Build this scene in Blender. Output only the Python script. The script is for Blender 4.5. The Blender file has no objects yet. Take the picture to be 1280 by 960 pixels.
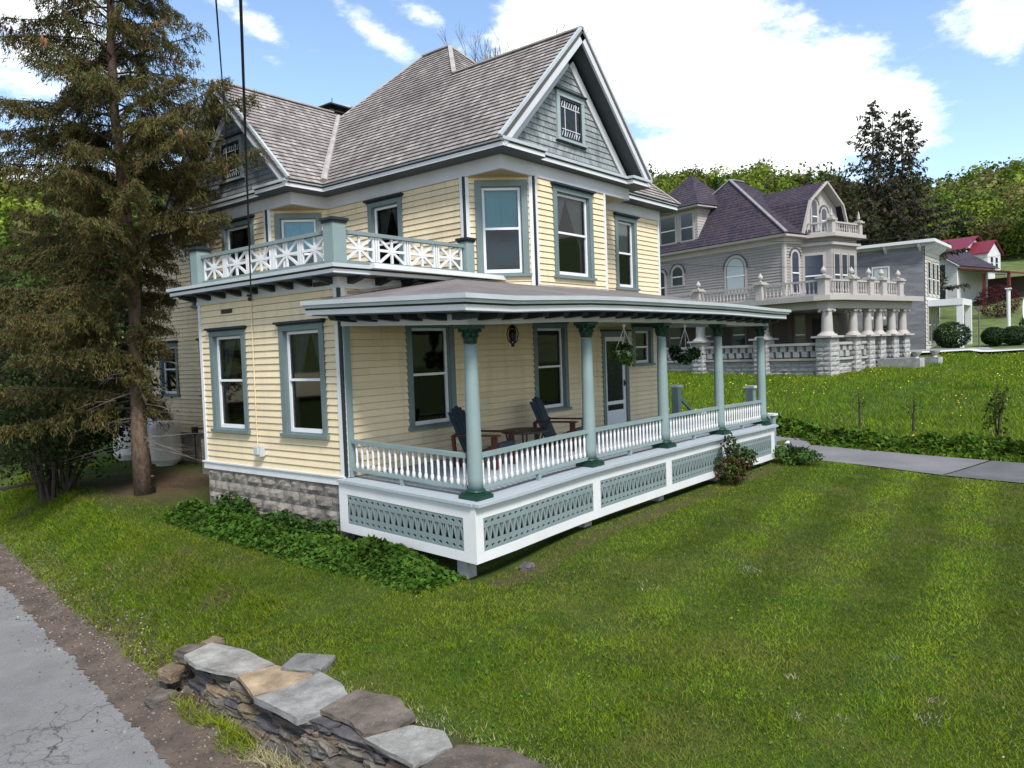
import bpy, bmesh, math, random
import numpy as np
from mathutils import Vector, Matrix, noise as mnoise
rnd = random.Random(11)
rng = np.random.default_rng(5)
scn = bpy.context.scene
COL = scn.collection
D = bpy.data
PI = math.pi
V = Vector

# ------------------------------------------------------------------ camera
F_PX = 958.641
yaw, pitch, roll = math.radians(39.361), math.radians(2.3367), math.radians(-2.0584)
fw = V((math.cos(yaw)*math.cos(pitch), math.sin(yaw)*math.cos(pitch), -math.sin(pitch)))
r0 = fw.cross(V((0, 0, 1))).normalized(); u0 = r0.cross(fw)
cr, sr = math.cos(roll), math.sin(roll)
RT = cr*r0 + sr*u0
UP = -sr*r0 + cr*u0
CAM = V((-7.334, -9.325, 1.799))
cam_d = D.cameras.new('camera'); cam = D.objects.new('camera', cam_d); COL.objects.link(cam)
cam_d.sensor_width = 36; cam_d.lens = 36*F_PX/1280; cam_d.clip_end = 3000; cam_d.clip_start = .05
m = Matrix.Identity(4)
for i in range(3):
    m[i][0] = RT[i]; m[i][1] = UP[i]; m[i][2] = -fw[i]; m[i][3] = CAM[i]
cam.matrix_world = m
scn.camera = cam

# ------------------------------------------------------------------ mesh builder
class MB:
    def __init__(s, warp=None):
        s.v = []; s.f = []; s.m = []; s.uv = []; s.warp = warp
    def add(s, vs, fs, mi=0, uv=None):
        o = len(s.v); s.v += [tuple(p) for p in vs]
        for k, f in enumerate(fs):
            s.f.append([i+o for i in f]); s.m.append(mi)
            s.uv.append([uv[i] for i in f] if uv else None)
        return s
    def poly(s, pts, mi=0, uv=None):
        return s.add(pts, [list(range(len(pts)))], mi, uv)
    def box(s, x0, y0, z0, x1, y1, z1, mi=0):
        x0, x1 = sorted((x0, x1)); y0, y1 = sorted((y0, y1)); z0, z1 = sorted((z0, z1))
        vs = [(x0,y0,z0),(x1,y0,z0),(x1,y1,z0),(x0,y1,z0),(x0,y0,z1),(x1,y0,z1),(x1,y1,z1),(x0,y1,z1)]
        return s.add(vs, [[0,3,2,1],[4,5,6,7],[0,1,5,4],[1,2,6,5],[2,3,7,6],[3,0,4,7]], mi)
    def ob(s, o, a, b, c, mi=0):
        """parallelepiped from corner o with edge vectors a,b,c"""
        o, a, b, c = V(o), V(a), V(b), V(c)
        vs = [o, o+a, o+a+b, o+b, o+c, o+a+c, o+a+b+c, o+b+c]
        fs = [[0,3,2,1],[4,5,6,7],[0,1,5,4],[1,2,6,5],[2,3,7,6],[3,0,4,7]]
        if a.cross(b).dot(c) < 0: fs = [f[::-1] for f in fs]
        return s.add(vs, fs, mi)
    def beam(s, p, q, w, h, up=(0, 0, 1), mi=0):
        p, q = V(p), V(q); d = (q-p).normalized(); side = d.cross(V(up)).normalized(); u = side.cross(d)
        return s.ob(p-side*w/2-u*h/2, q-p, side*w, u*h, mi)
    def prism(s, pts, ext, mi=0):
        pts = [V(p) for p in pts]; ext = V(ext); n = len(pts)
        vs = pts + [p+ext for p in pts]
        fs = [list(range(n))[::-1], [i+n for i in range(n)]]
        for i in range(n):
            j = (i+1) % n; fs.append([i, j, j+n, i+n])
        return s.add(vs, fs, mi)
    def tube(s, pts, rad, n=8, mi=0, cap=True):
        pts = [V(p) for p in pts]
        if not hasattr(rad, '__len__'): rad = [rad]*len(pts)
        ref = None; vs = []
        for i, p in enumerate(pts):
            d = (pts[min(i+1, len(pts)-1)]-pts[max(i-1, 0)])
            if d.length < 1e-9: d = V((0, 0, 1))
            d.normalize()
            if ref is None: ref = d.orthogonal().normalized()
            ref = (ref-d*ref.dot(d))
            if ref.length < 1e-6: ref = d.orthogonal()
            ref.normalize(); bi = d.cross(ref)
            for k in range(n):
                a = 2*PI*k/n; vs.append(p+(ref*math.cos(a)+bi*math.sin(a))*rad[i])
        fs = []
        for i in range(len(pts)-1):
            for k in range(n):
                k2 = (k+1) % n; fs.append([i*n+k, i*n+k2, (i+1)*n+k2, (i+1)*n+k])
        if cap:
            fs.append(list(range(n))[::-1]); fs.append([(len(pts)-1)*n+k for k in range(n)])
        return s.add(vs, fs, mi)
    def lathe(s, prof, c, n=16, mi=0):
        vs = []; c = V(c)
        for r, z in prof:
            for k in range(n):
                a = 2*PI*k/n; vs.append((c.x+r*math.cos(a), c.y+r*math.sin(a), c.z+z))
        fs = []
        for i in range(len(prof)-1):
            for k in range(n):
                k2 = (k+1) % n; fs.append([i*n+k, i*n+k2, (i+1)*n+k2, (i+1)*n+k])
        fs.append(list(range(n))[::-1]); fs.append([(len(prof)-1)*n+k for k in range(n)])
        return s.add(vs, fs, mi)
    def ball(s, c, r, n=10, m=6, mi=0, sq=(1, 1, 1)):
        prof = [(r*math.sin(PI*(i+.02)/(m+.04)), -r*math.cos(PI*(i+.02)/(m+.04))) for i in range(m+1)]
        o = len(s.v); s.lathe(prof, (0, 0, 0), n, mi)
        for i in range(o, len(s.v)):
            x, y, z = s.v[i]; s.v[i] = (c[0]+x*sq[0], c[1]+y*sq[1], c[2]+z*sq[2])
        return s

WPOS = {}
def obj(name, mb, mats, parent=None, loc=None, label=None, cat=None, group=None, kind=None, smooth=False, local=False, bevel=0):
    me = D.meshes.new(name)
    vs = mb.v
    if mb.warp: vs = [mb.warp(p) for p in vs]
    org = WPOS[parent] if parent is not None else V(loc or (0, 0, 0))
    if not local and org.length > 0:
        vs = [(p[0]-org.x, p[1]-org.y, p[2]-org.z) for p in vs]
    me.from_pydata(vs, [], mb.f)
    if not isinstance(mats, (list, tuple)): mats = [mats]
    for mt in mats: me.materials.append(mt)
    if len(mats) > 1: me.polygons.foreach_set('material_index', mb.m)
    if any(u is not None for u in mb.uv):
        ul = me.uv_layers.new(name='uv'); k = 0
        buf = []
        for f, u in zip(mb.f, mb.uv):
            for i in range(len(f)): buf += list(u[i]) if u else [0, 0]
        ul.data.foreach_set('uv', buf)
    if smooth: me.polygons.foreach_set('use_smooth', [True]*len(me.polygons))
    me.update()
    o = D.objects.new(name, me); COL.objects.link(o)
    if parent is not None: o.parent = parent
    else: o.location = org
    WPOS[o] = org
    if bevel:
        b = o.modifiers.new('bevel', 'BEVEL'); b.width = bevel; b.segments = 2; b.limit_method = 'ANGLE'
    tag(o, label, cat, group, kind)
    return o
def tag(o, label=None, cat=None, group=None, kind=None):
    for k, val in (('label', label), ('category', cat), ('group', group), ('kind', kind)):
        if val: o[k] = val
    return o
def thing(name, loc, label, cat, group=None, rz=0):
    o = D.objects.new(name, None); o.location = loc; o.rotation_euler = (0, 0, rz); o.empty_display_size = .2
    COL.objects.link(o); WPOS[o] = V(loc); return tag(o, label, cat, group)
def copy_thing(root, loc, rz=None, label=None, sc=None):
    def cp(o, par):
        c = o.copy(); COL.objects.link(c)
        if par is not None: c.parent = par
        for ch in list(o.children): cp(ch, c)
        return c
    r = cp(root, None); r.location = loc; WPOS[r] = V(loc)
    if rz is not None: r.rotation_euler = (0, 0, rz)
    if sc is not None: r.scale = (sc, sc, sc) if not hasattr(sc, '__len__') else sc
    if label: r['label'] = label
    return r
def np_mesh(name, verts, faces_flat, nper, mat, loc=(0, 0, 0), col=None, parent=None, smooth=False, **kw):
    """fast mesh: verts (N,3), faces (M,nper)"""
    me = D.meshes.new(name); org = WPOS[parent] if parent is not None else V(loc)
    verts = (np.asarray(verts, dtype=np.float32) - np.array(org, dtype=np.float32)).astype(np.float32)
    M = len(faces_flat)
    me.vertices.add(len(verts)); me.vertices.foreach_set('co', verts.ravel())
    me.loops.add(M*nper); me.loops.foreach_set('vertex_index', np.asarray(faces_flat, dtype=np.int32).ravel())
    me.polygons.add(M); me.polygons.foreach_set('loop_start', np.arange(0, M*nper, nper, dtype=np.int32))
    if smooth: me.polygons.foreach_set('use_smooth', np.ones(M, dtype=bool))
    me.update(calc_edges=True)
    if col is not None:
        at = me.color_attributes.new('tint', 'FLOAT_COLOR', 'POINT')
        c4 = np.ones((len(verts), 4), dtype=np.float32); c4[:, :3] = col
        at.data.foreach_set('color', c4.ravel())
    me.materials.append(mat)
    o = D.objects.new(name, me); COL.objects.link(o)
    if parent is not None: o.parent = parent
    else: o.location = org
    WPOS[o] = org
    return tag(o, kw.get('label'), kw.get('cat'), kw.get('group'), kw.get('kind'))

# ------------------------------------------------------------------ materials
def new_mat(name):
    mt = D.materials.new(name); mt.use_nodes = True
    nt = mt.node_tree; b = nt.nodes['Principled BSDF']; return mt, nt, b
def N(nt, typ, **kw):
    n = nt.nodes.new(typ)
    for k, v in kw.items():
        if k.startswith('i_'): n.inputs[k[2:].replace('_', ' ')].default_value = v
        else: setattr(n, k, v)
    return n
def ramp(nt, src, stops):
    r = nt.nodes.new('ShaderNodeValToRGB'); el = r.color_ramp.elements
    while len(el) < len(stops): el.new(.5)
    for e, (p, c) in zip(el, stops): e.position = p; e.color = (*c, 1) if len(c) == 3 else c
    nt.links.new(src, r.inputs[0]); return r.outputs[0]
def mixc(nt, fac, a, b, mode='MIX'):
    n = nt.nodes.new('ShaderNodeMix'); n.data_type = 'RGBA'; n.blend_type = mode
    for sock, val in ((n.inputs[0], fac), (n.inputs[6], a), (n.inputs[7], b)):
        if hasattr(val, 'is_linked') or hasattr(val, 'links'): nt.links.new(val, sock)
        elif isinstance(val, (int, float)): sock.default_value = val
        else: sock.default_value = (*val, 1)
    return n.outputs[2]
def coords(nt, scale=(1, 1, 1), kind='Object'):
    tc = N(nt, 'ShaderNodeTexCoord'); mp = N(nt, 'ShaderNodeMapping'); mp.inputs['Scale'].default_value = scale
    nt.links.new(tc.outputs[kind], mp.inputs[0]); return mp.outputs[0]
def noise(nt, vec, scale, detail=4, rough=.55):
    n = N(nt, 'ShaderNodeTexNoise'); n.inputs['Scale'].default_value = scale; n.inputs['Detail'].default_value = detail; n.inputs['Roughness'].default_value = rough
    nt.links.new(vec, n.inputs['Vector']); return n.outputs['Fac']
def mul(c, k): return tuple(min(1, x*k) for x in c)
def paint(name, c, var=.12, scale=3, rough=.5, bump=.0, bscale=40, dirt=None, stretch=(1, 1, 1), spec=.4, metal=0):
    mt, nt, b = new_mat(name); vec = coords(nt, stretch)
    f = noise(nt, vec, scale, 5)
    colr = ramp(nt, f, [(.3, mul(c, 1-var)), (.7, mul(c, 1+var))])
    if dirt:
        f2 = noise(nt, coords(nt, (1, 1, .35)), 1.7, 6, .65)
        k = ramp(nt, f2, [(.52, (0, 0, 0)), (.75, (dirt[1],)*3)])
        colr = mixc(nt, k, colr, dirt[0])
    nt.links.new(colr, b.inputs['Base Color']); b.inputs['Roughness'].default_value = rough
    b.inputs['Specular IOR Level'].default_value = spec; b.inputs['Metallic'].default_value = metal
    if bump:
        bp = N(nt, 'ShaderNodeBump'); bp.inputs['Strength'].default_value = bump; bp.inputs['Distance'].default_value = .02
        nt.links.new(noise(nt, vec, bscale, 4), bp.inputs['Height']); nt.links.new(bp.outputs[0], b.inputs['Normal'])
    return mt
def shingle(name, c1, c2, stain, bw=.13, bh=.14, stain_amt=.8):
    mt, nt, b = new_mat(name)
    tc = N(nt, 'ShaderNodeTexCoord')
    br = N(nt, 'ShaderNodeTexBrick'); br.inputs['Color1'].default_value = (*c1, 1); br.inputs['Color2'].default_value = (*c2, 1)
    br.inputs['Mortar'].default_value = (*mul(c1, .35), 1); br.inputs['Scale'].default_value = 1
    br.inputs['Mortar Size'].default_value = .004; br.inputs['Mortar Smooth'].default_value = .3; br.inputs['Brick Width'].default_value = bw; br.inputs['Row Height'].default_value = bh
    br.inputs['Bias'].default_value = -.1
    nt.links.new(tc.outputs['UV'], br.inputs['Vector'])
    vec = coords(nt, (1, 1, 1), 'UV')
    # a second brick layer of other width breaks the two-tone look
    wn = N(nt, 'ShaderNodeTexNoise'); wn.inputs['Scale'].default_value = 7; wn.inputs['Detail'].default_value = 2
    mp = N(nt, 'ShaderNodeMapping'); mp.inputs['Scale'].default_value = (1, .6, 1); nt.links.new(tc.outputs['UV'], mp.inputs[0]); nt.links.new(mp.outputs[0], wn.inputs['Vector'])
    c = mixc(nt, 1, br.outputs['Color'], ramp(nt, wn.outputs['Fac'], [(.3, (.62, .6, .6)), (.7, (1.25, 1.2, 1.18))]), 'MULTIPLY')
    f = noise(nt, vec, .55, 7, .68)
    k = ramp(nt, f, [(.46, (0, 0, 0)), (.68, (stain_amt,)*3)])
    c = mixc(nt, k, c, stain)
    sv = coords(nt, (5, .35, 1), 'UV'); f3 = noise(nt, sv, 1.2, 5, .6)
    k3 = ramp(nt, f3, [(.52, (0, 0, 0)), (.72, (.55,)*3)])
    c = mixc(nt, k3, c, mul(stain, .75))
    nt.links.new(c, b.inputs['Base Color']); b.inputs['Roughness'].default_value = .85; b.inputs['Specular IOR Level'].default_value = .25
    bp = N(nt, 'ShaderNodeBump'); bp.inputs['Strength'].default_value = .5; bp.inputs['Distance'].default_value = .01
    nt.links.new(br.outputs['Color'], bp.inputs['Height']); nt.links.new(bp.outputs[0], b.inputs['Normal'])
    return mt
def leafmat(name, rough=.65, trans=.3, spec=.10):
    """colour comes from each leaf's own tint attribute"""
    mt, nt, b = new_mat(name)
    at = N(nt, 'ShaderNodeAttribute', attribute_name='tint')
    nt.links.new(at.outputs['Color'], b.inputs['Base Color']); b.inputs['Roughness'].default_value = rough; b.inputs['Specular IOR Level'].default_value = spec
    tr = N(nt, 'ShaderNodeBsdfTranslucent'); nt.links.new(at.outputs['Color'], tr.inputs['Color'])
    mx = N(nt, 'ShaderNodeMixShader'); mx.inputs[0].default_value = trans
    nt.links.new(b.outputs[0], mx.inputs[1]); nt.links.new(tr.outputs[0], mx.inputs[2])
    nt.links.new(mx.outputs[0], nt.nodes['Material Output'].inputs['Surface'])
    return mt
def glassmat(name, tint=(.62, .66, .68), refl=.02, trans=True):
    mt = D.materials.new(name); mt.use_nodes = True; nt = mt.node_tree; nt.nodes.clear()
    out = N(nt, 'ShaderNodeOutputMaterial'); gl = N(nt, 'ShaderNodeBsdfGlossy'); gl.inputs['Roughness'].default_value = .03
    tb = N(nt, 'ShaderNodeBsdfTransparent'); tb.inputs[0].default_value = (*tint, 1)
    fr = N(nt, 'ShaderNodeFresnel'); fr.inputs[0].default_value = 1.5
    ad = N(nt, 'ShaderNodeMath', operation='ADD'); ad.inputs[1].default_value = refl; nt.links.new(fr.outputs[0], ad.inputs[0])
    vec = coords(nt, (1, 1, 1)); bp = N(nt, 'ShaderNodeBump'); bp.inputs['Strength'].default_value = .03
    nt.links.new(noise(nt, vec, 2.2, 2), bp.inputs['Height']); nt.links.new(bp.outputs[0], gl.inputs['Normal'])
    mx = N(nt, 'ShaderNodeMixShader'); nt.links.new(ad.outputs[0], mx.inputs[0]); nt.links.new(tb.outputs[0], mx.inputs[1]); nt.links.new(gl.outputs[0], mx.inputs[2])
    nt.links.new(mx.outputs[0], out.inputs[0]); return mt

M = {}
def clapboard(name, c, exp, z0, dirt):
    mt, nt, b = new_mat(name); vec = coords(nt)
    sp = N(nt, 'ShaderNodeSeparateXYZ'); nt.links.new(vec, sp.inputs[0])
    def mt2(op, a, k):
        n_ = N(nt, 'ShaderNodeMath', operation=op); nt.links.new(a, n_.inputs[0])
        if isinstance(k, (int, float)): n_.inputs[1].default_value = k
        else: nt.links.new(k, n_.inputs[1])
        return n_.outputs[0]
    zi = N(nt, 'ShaderNodeMath', operation='FLOOR'); nt.links.new(mt2('MULTIPLY', mt2('ADD', sp.outputs['Z'], -z0), 1/exp), zi.inputs[0])
    al = mt2('ADD', sp.outputs['X'], sp.outputs['Y'])
    off = mt2('MULTIPLY', zi.outputs[0], .731)
    si = N(nt, 'ShaderNodeMath', operation='FLOOR'); nt.links.new(mt2('ADD', mt2('MULTIPLY', al, .38), off), si.inputs[0])
    cb = N(nt, 'ShaderNodeCombineXYZ'); nt.links.new(zi.outputs[0], cb.inputs[0]); nt.links.new(si.outputs[0], cb.inputs[1])
    wn = N(nt, 'ShaderNodeTexWhiteNoise', noise_dimensions='3D'); nt.links.new(cb.outputs[0], wn.inputs['Vector'])
    col = ramp(nt, wn.outputs['Value'], [(0, mul(c, .93)), (1, mul(c, 1.05))])
    f1 = ramp(nt, noise(nt, vec, .8, 5), [(.3, (.93, .93, .93)), (.7, (1.05, 1.05, 1.05))]); col = mixc(nt, 1, col, f1, 'MULTIPLY')
    st = noise(nt, coords(nt, (2.2, 2.2, .22)), 2.2, 6, .68); col = mixc(nt, ramp(nt, st, [(.5, (0, 0, 0)), (.78, (.42,)*3)]), col, dirt)
    fr = N(nt, 'ShaderNodeMath', operation='FRACT'); nt.links.new(mt2('ADD', mt2('MULTIPLY', al, .38), off), fr.inputs[0])     # butt joints
    jt = N(nt, 'ShaderNodeMath', operation='LESS_THAN'); nt.links.new(fr.outputs[0], jt.inputs[0]); jt.inputs[1].default_value = .0016
    col = mixc(nt, mt2('MULTIPLY', jt.outputs[0], .55), col, mul(dirt, .5))
    nt.links.new(col, b.inputs['Base Color']); b.inputs['Roughness'].default_value = .55; b.inputs['Specular IOR Level'].default_value = .35
    bp = N(nt, 'ShaderNodeBump'); bp.inputs['Strength'].default_value = .12; bp.inputs['Distance'].default_value = .01
    nt.links.new(noise(nt, coords(nt, (3, 3, 30)), 3, 4), bp.inputs['Height']); nt.links.new(bp.outputs[0], b.inputs['Normal'])
    return mt
M['siding'] = clapboard('cream_clapboard', (.73, .605, .405), .11, .95, (.40, .33, .22))
M['siding_back'] = M['siding']
M['white'] = paint('white_trim', (.64, .645, .655), .05, 2, .45, dirt=((.5, .5, .48), .3))
M['lilac'] = paint('pale_grey_trim', (.56, .57, .61), .06, 2, .5)
M['blue'] = paint('blue_grey_casing', (.135, .180, .185), .08, 3, .5)
M['teal'] = paint('grey_green_column_paint', (.205, .272, .275), .08, 2, .45, dirt=((.2, .28, .26), .4))
M['dgreen'] = paint('dark_green_paint', (.007, .038, .024), .2, 6, .4)
M['black'] = paint('near_black_green', (.012, .02, .024), .2, 5, .5)
M['panel'] = paint('grey_blue_lattice', (.185, .235, .24), .08, 3, .55)
M['gutter'] = paint('grey_gutter', (.42, .46, .48), .08, 2, .4)
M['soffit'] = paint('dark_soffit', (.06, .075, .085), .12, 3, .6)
M['ochre'] = paint('ochre_soffit_board', (.40, .32, .17), .1, 3, .6)
M['deck'] = paint('grey_blue_deck', (.35, .39, .43), .1, 4, .5, stretch=(1, 8, 1))
M['roof'] = shingle('weathered_shingle', (.275, .257, .252), (.395, .376, .365), (.12, .105, .105), .12, .14, .75)
M['roof_low'] = paint('grey_roll_roofing', (.15, .135, .13), .2, 1.5, .8, .2, 30)
M['scale'] = shingle('grey_green_gable_shingle', (.245, .285, .30), (.32, .36, .375), (.20, .23, .245), .11, .11, .35)
M['flash'] = paint('bare_metal_flashing', (.33, .30, .285), .25, 4, .55)
M['sash'] = paint('white_vinyl_sash', (.70, .71, .74), .03, 2, .35)
M['glass'] = glassmat('window_glass')
M['room'] = paint('dim_room', (.02, .018, .02), .2, 2, .9)
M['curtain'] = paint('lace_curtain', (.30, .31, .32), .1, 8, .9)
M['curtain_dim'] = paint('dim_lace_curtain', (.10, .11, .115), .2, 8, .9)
M['shade'] = paint('pale_blue_shade', (.30, .66, .76), .06, 3, .8)
M['shade_grey'] = paint('grey_roller_shade', (.38, .44, .44), .06, 3, .8)
M['stoneblock'] = paint('rockface_block', (.25, .222, .195), .35, 5, .9, .8, 22, dirt=((.08, .07, .065), .7))
M['nstone'] = paint('pale_rockface_stone', (.33, .325, .32), .22, 4, .9, .7, 16, dirt=((.22, .21, .21), .5))
M['drystone'] = paint('fieldstone', (.17, .155, .145), .45, 5, .85, .6, 26, dirt=((.16, .12, .085), .6))
M['drystone2'] = paint('tan_fieldstone', (.23, .185, .125), .4, 5, .85, .6, 26)
M['drystone3'] = paint('dark_fieldstone', (.10, .097, .105), .4, 5, .85, .6, 26)
M['soilcore'] = paint('wall_soil', (.06, .045, .035), .2, 5, .95)
M['slab'] = paint('bluestone_slab', (.19, .19, .188), .3, 4, .75, .35, 30, dirt=((.25, .22, .18), .4))
M['slab_tan'] = paint('tan_slab', (.30, .235, .165), .25, 4, .75, .3, 26)
M['slab_brown'] = paint('brown_slab', (.145, .125, .108), .35, 5, .75, .4, 24)
def stonemat(name, c, lichen=(.40, .40, .36), la=.5, bump=.9, rust=(.20, .13, .07)):
    mt, nt, b = new_mat(name); vec = coords(nt)
    col = ramp(nt, noise(nt, vec, 2.6, 7, .68), [(.28, mul(c, .55)), (.5, c), (.74, mul(c, 1.45))])
    oi = N(nt, 'ShaderNodeObjectInfo'); col = mixc(nt, 1, col, ramp(nt, oi.outputs['Random'], [(0, (.72, .70, .70)), (.5, (1, .98, .95)), (1, (1.25, 1.2, 1.12))]), 'MULTIPLY')
    lay = noise(nt, coords(nt, (1, 1, 9)), 5, 4); col = mixc(nt, 1, col, ramp(nt, lay, [(.35, (.75, .75, .75)), (.65, (1.15, 1.15, 1.15))]), 'MULTIPLY')
    col = mixc(nt, ramp(nt, noise(nt, vec, 4.5, 5, .7), [(.56, (0, 0, 0)), (.72, (.6,)*3)]), col, rust)
    col = mixc(nt, ramp(nt, noise(nt, vec, 17, 5, .75), [(.60, (0, 0, 0)), (.68, (la,)*3)]), col, lichen)
    col = mixc(nt, 1, col, ramp(nt, noise(nt, vec, 75, 3, .7), [(.3, (.8, .8, .8)), (.7, (1.2, 1.2, 1.2))]), 'MULTIPLY')
    nt.links.new(col, b.inputs['Base Color']); b.inputs['Roughness'].default_value = .88; b.inputs['Specular IOR Level'].default_value = .2
    ad = N(nt, 'ShaderNodeMath', operation='MULTIPLY_ADD'); nt.links.new(noise(nt, coords(nt, (1, 1, 3)), 9, 6, .7), ad.inputs[0]); ad.inputs[1].default_value = 2.0; nt.links.new(noise(nt, vec, 55, 4, .7), ad.inputs[2])
    bp = N(nt, 'ShaderNodeBump'); bp.inputs['Strength'].default_value = bump; bp.inputs['Distance'].default_value = .02; nt.links.new(ad.outputs[0], bp.inputs['Height']); nt.links.new(bp.outputs[0], b.inputs['Normal'])
    return mt
M['drystone'] = stonemat('fieldstone', (.17, .152, .135)); M['drystone2'] = stonemat('tan_fieldstone', (.215, .17, .12)); M['drystone3'] = stonemat('dark_fieldstone', (.11, .106, .112))
M['slab'] = stonemat('bluestone_slab', (.245, .245, .24), la=.35, bump=.6, rust=(.17, .15, .12)); M['slab_tan'] = stonemat('tan_slab', (.31, .24, .165), la=.3, bump=.5); M['slab_brown'] = stonemat('brown_slab', (.15, .128, .11), la=.4, bump=.8)
M['asphalt'] = None
M['bark'] = paint('spruce_bark', (.125, .085, .062), .5, 14, .95, 1.0, 30, stretch=(1, 1, .45), dirt=((.05, .04, .032), .8))
M['bark_dark'] = paint('dark_bark', (.05, .038, .03), .3, 9, .95, .5, 18)
M['bark_grey'] = paint('grey_twig', (.13, .115, .11), .2, 9, .95)
M['leaf'] = leafmat('leaf'); M['needle'] = leafmat('needle', .7, .12); M['blade'] = leafmat('grass_blade', .7, .3, .08)
M['cone'] = paint('spruce_cone', (.23, .10, .05), .3, 20, .8)
M['tank'] = paint('weathered_white_tank', (.74, .75, .73), .06, 3, .45, dirt=((.22, .20, .16), .5))
M['navy'] = paint('navy_chair', (.012, .022, .04), .2, 4, .5)
M['red'] = paint('dark_red_chair', (.075, .012, .009), .2, 4, .5)
M['tabletop'] = paint('dark_brown_table', (.045, .035, .03), .2, 5, .5)
M['iron'] = paint('black_iron', (.015, .015, .016), .2, 5, .5)
M['wire'] = paint('black_cable', (.012, .012, .02), .1, 5, .6)
M['brick'] = paint('dark_chimney_brick', (.12, .05, .04), .3, 12, .9, .4, 30)
M['flash2'] = paint('mauve_ridge', (.20, .18, .20), .2, 4, .6)
M['steel'] = paint('bright_flue', (.62, .64, .66), .05, 3, .3, metal=.8)
M['nsiding'] = clapboard('mauve_grey_clapboard', (.30, .275, .262), .17, .0, (.19, .17, .16))
M['ntrim'] = paint('pale_taupe_trim', (.38, .355, .335), .06, 2, .55)
M['nroof'] = shingle('purple_slate', (.042, .036, .056), (.066, .055, .08), (.10, .075, .085), .25, .2, .4)
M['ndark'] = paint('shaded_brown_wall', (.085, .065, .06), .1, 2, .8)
M['grey_stone'] = paint('grey_block_wall', (.19, .193, .21), .3, 1.2, .9, .5, 10, stretch=(.6, .6, 2.4))
M['farwhite'] = paint('white_clapboard_far', (.62, .63, .64), .05, 1, .6)
M['maroon'] = paint('maroon_metal_roof', (.16, .018, .035), .1, 1, .5)
M['redwood'] = paint('red_porch', (.14, .03, .028), .2, 2, .7)
M['farwhite2'] = paint('cream_block_front', (.52, .50, .46), .05, 1, .7)
M['ndark2'] = paint('brown_porch_trim', (.13, .11, .105), .1, 2, .7)
M['farglass'] = glassmat('far_glass', (.25, .3, .4), .12)
M['signwhite'] = paint('white_sign_back', (.8, .81, .83), .03, 3, .5)
M['yellow'] = leafmat('dandelion', .6, .1)
# ------------------------------------------------------------------ architecture helpers
def siding(mb, p0, sd, n, L, z0, z1, ops=(), exp=.11, lift=.019, mi=0):
    """clapboard rows on the wall from p0 along sd (2D), outward normal n (2D); ops = (s0,s1,za,zb)"""
    def pt(s, d, z): return (p0[0]+sd[0]*s+n[0]*d, p0[1]+sd[1]*s+n[1]*d, z)
    k = math.floor(z0/exp)
    while k*exp < z1:
        a, b = max(z0, k*exp), min(z1, (k+1)*exp)
        cuts = sorted({a, b} | {z for o in ops for z in o[2:] if a < z < b})
        for za, zb in zip(cuts, cuts[1:]):
            zm = (za+zb)/2
            iv = sorted((o[0], o[1]) for o in ops if o[2] < zm < o[3])
            s = 0; segs = []
            for i0, i1 in iv:
                if i0 > s: segs.append((s, i0))
                s = max(s, i1)
            if s < L: segs.append((s, L))
            da = lift*(1-(za-k*exp)/exp)+.001; db = lift*(1-(zb-k*exp)/exp)+.001
            full = zb == (k+1)*exp and zb-za > .03; zt = zb-.011*exp/.11 if full else zb; dt = lift*(1-(zt-k*exp)/exp)+.001; gd = -.02
            for s0, s1 in segs:
                mb.add([pt(s0, da, za), pt(s1, da, za), pt(s1, dt, zt), pt(s0, dt, zt)], [[0, 1, 2, 3]], mi)
                if za == a: mb.add([pt(s0, gd, za), pt(s1, gd, za), pt(s1, da, za), pt(s0, da, za)], [[0, 1, 2, 3]], mi)
                if full: mb.add([pt(s0, dt, zt), pt(s1, dt, zt), pt(s1, gd, zt), pt(s0, gd, zt), pt(s1, gd, zb), pt(s0, gd, zb)], [[0, 1, 2, 3], [3, 2, 4, 5]], mi)
        k += 1
    return mb
def clip(poly, i, val, keep_ge):
    out = []
    for k in range(len(poly)):
        a, b = poly[k], poly[(k+1) % len(poly)]
        ia, ib = (a[i] >= val) == keep_ge or a[i] == val, (b[i] >= val) == keep_ge or b[i] == val
        if ia: out.append(a)
        if ia != ib:
            t = (val-a[i])/(b[i]-a[i]); out.append(tuple(a[j]+(b[j]-a[j])*t for j in range(2)))
    return out
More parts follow.
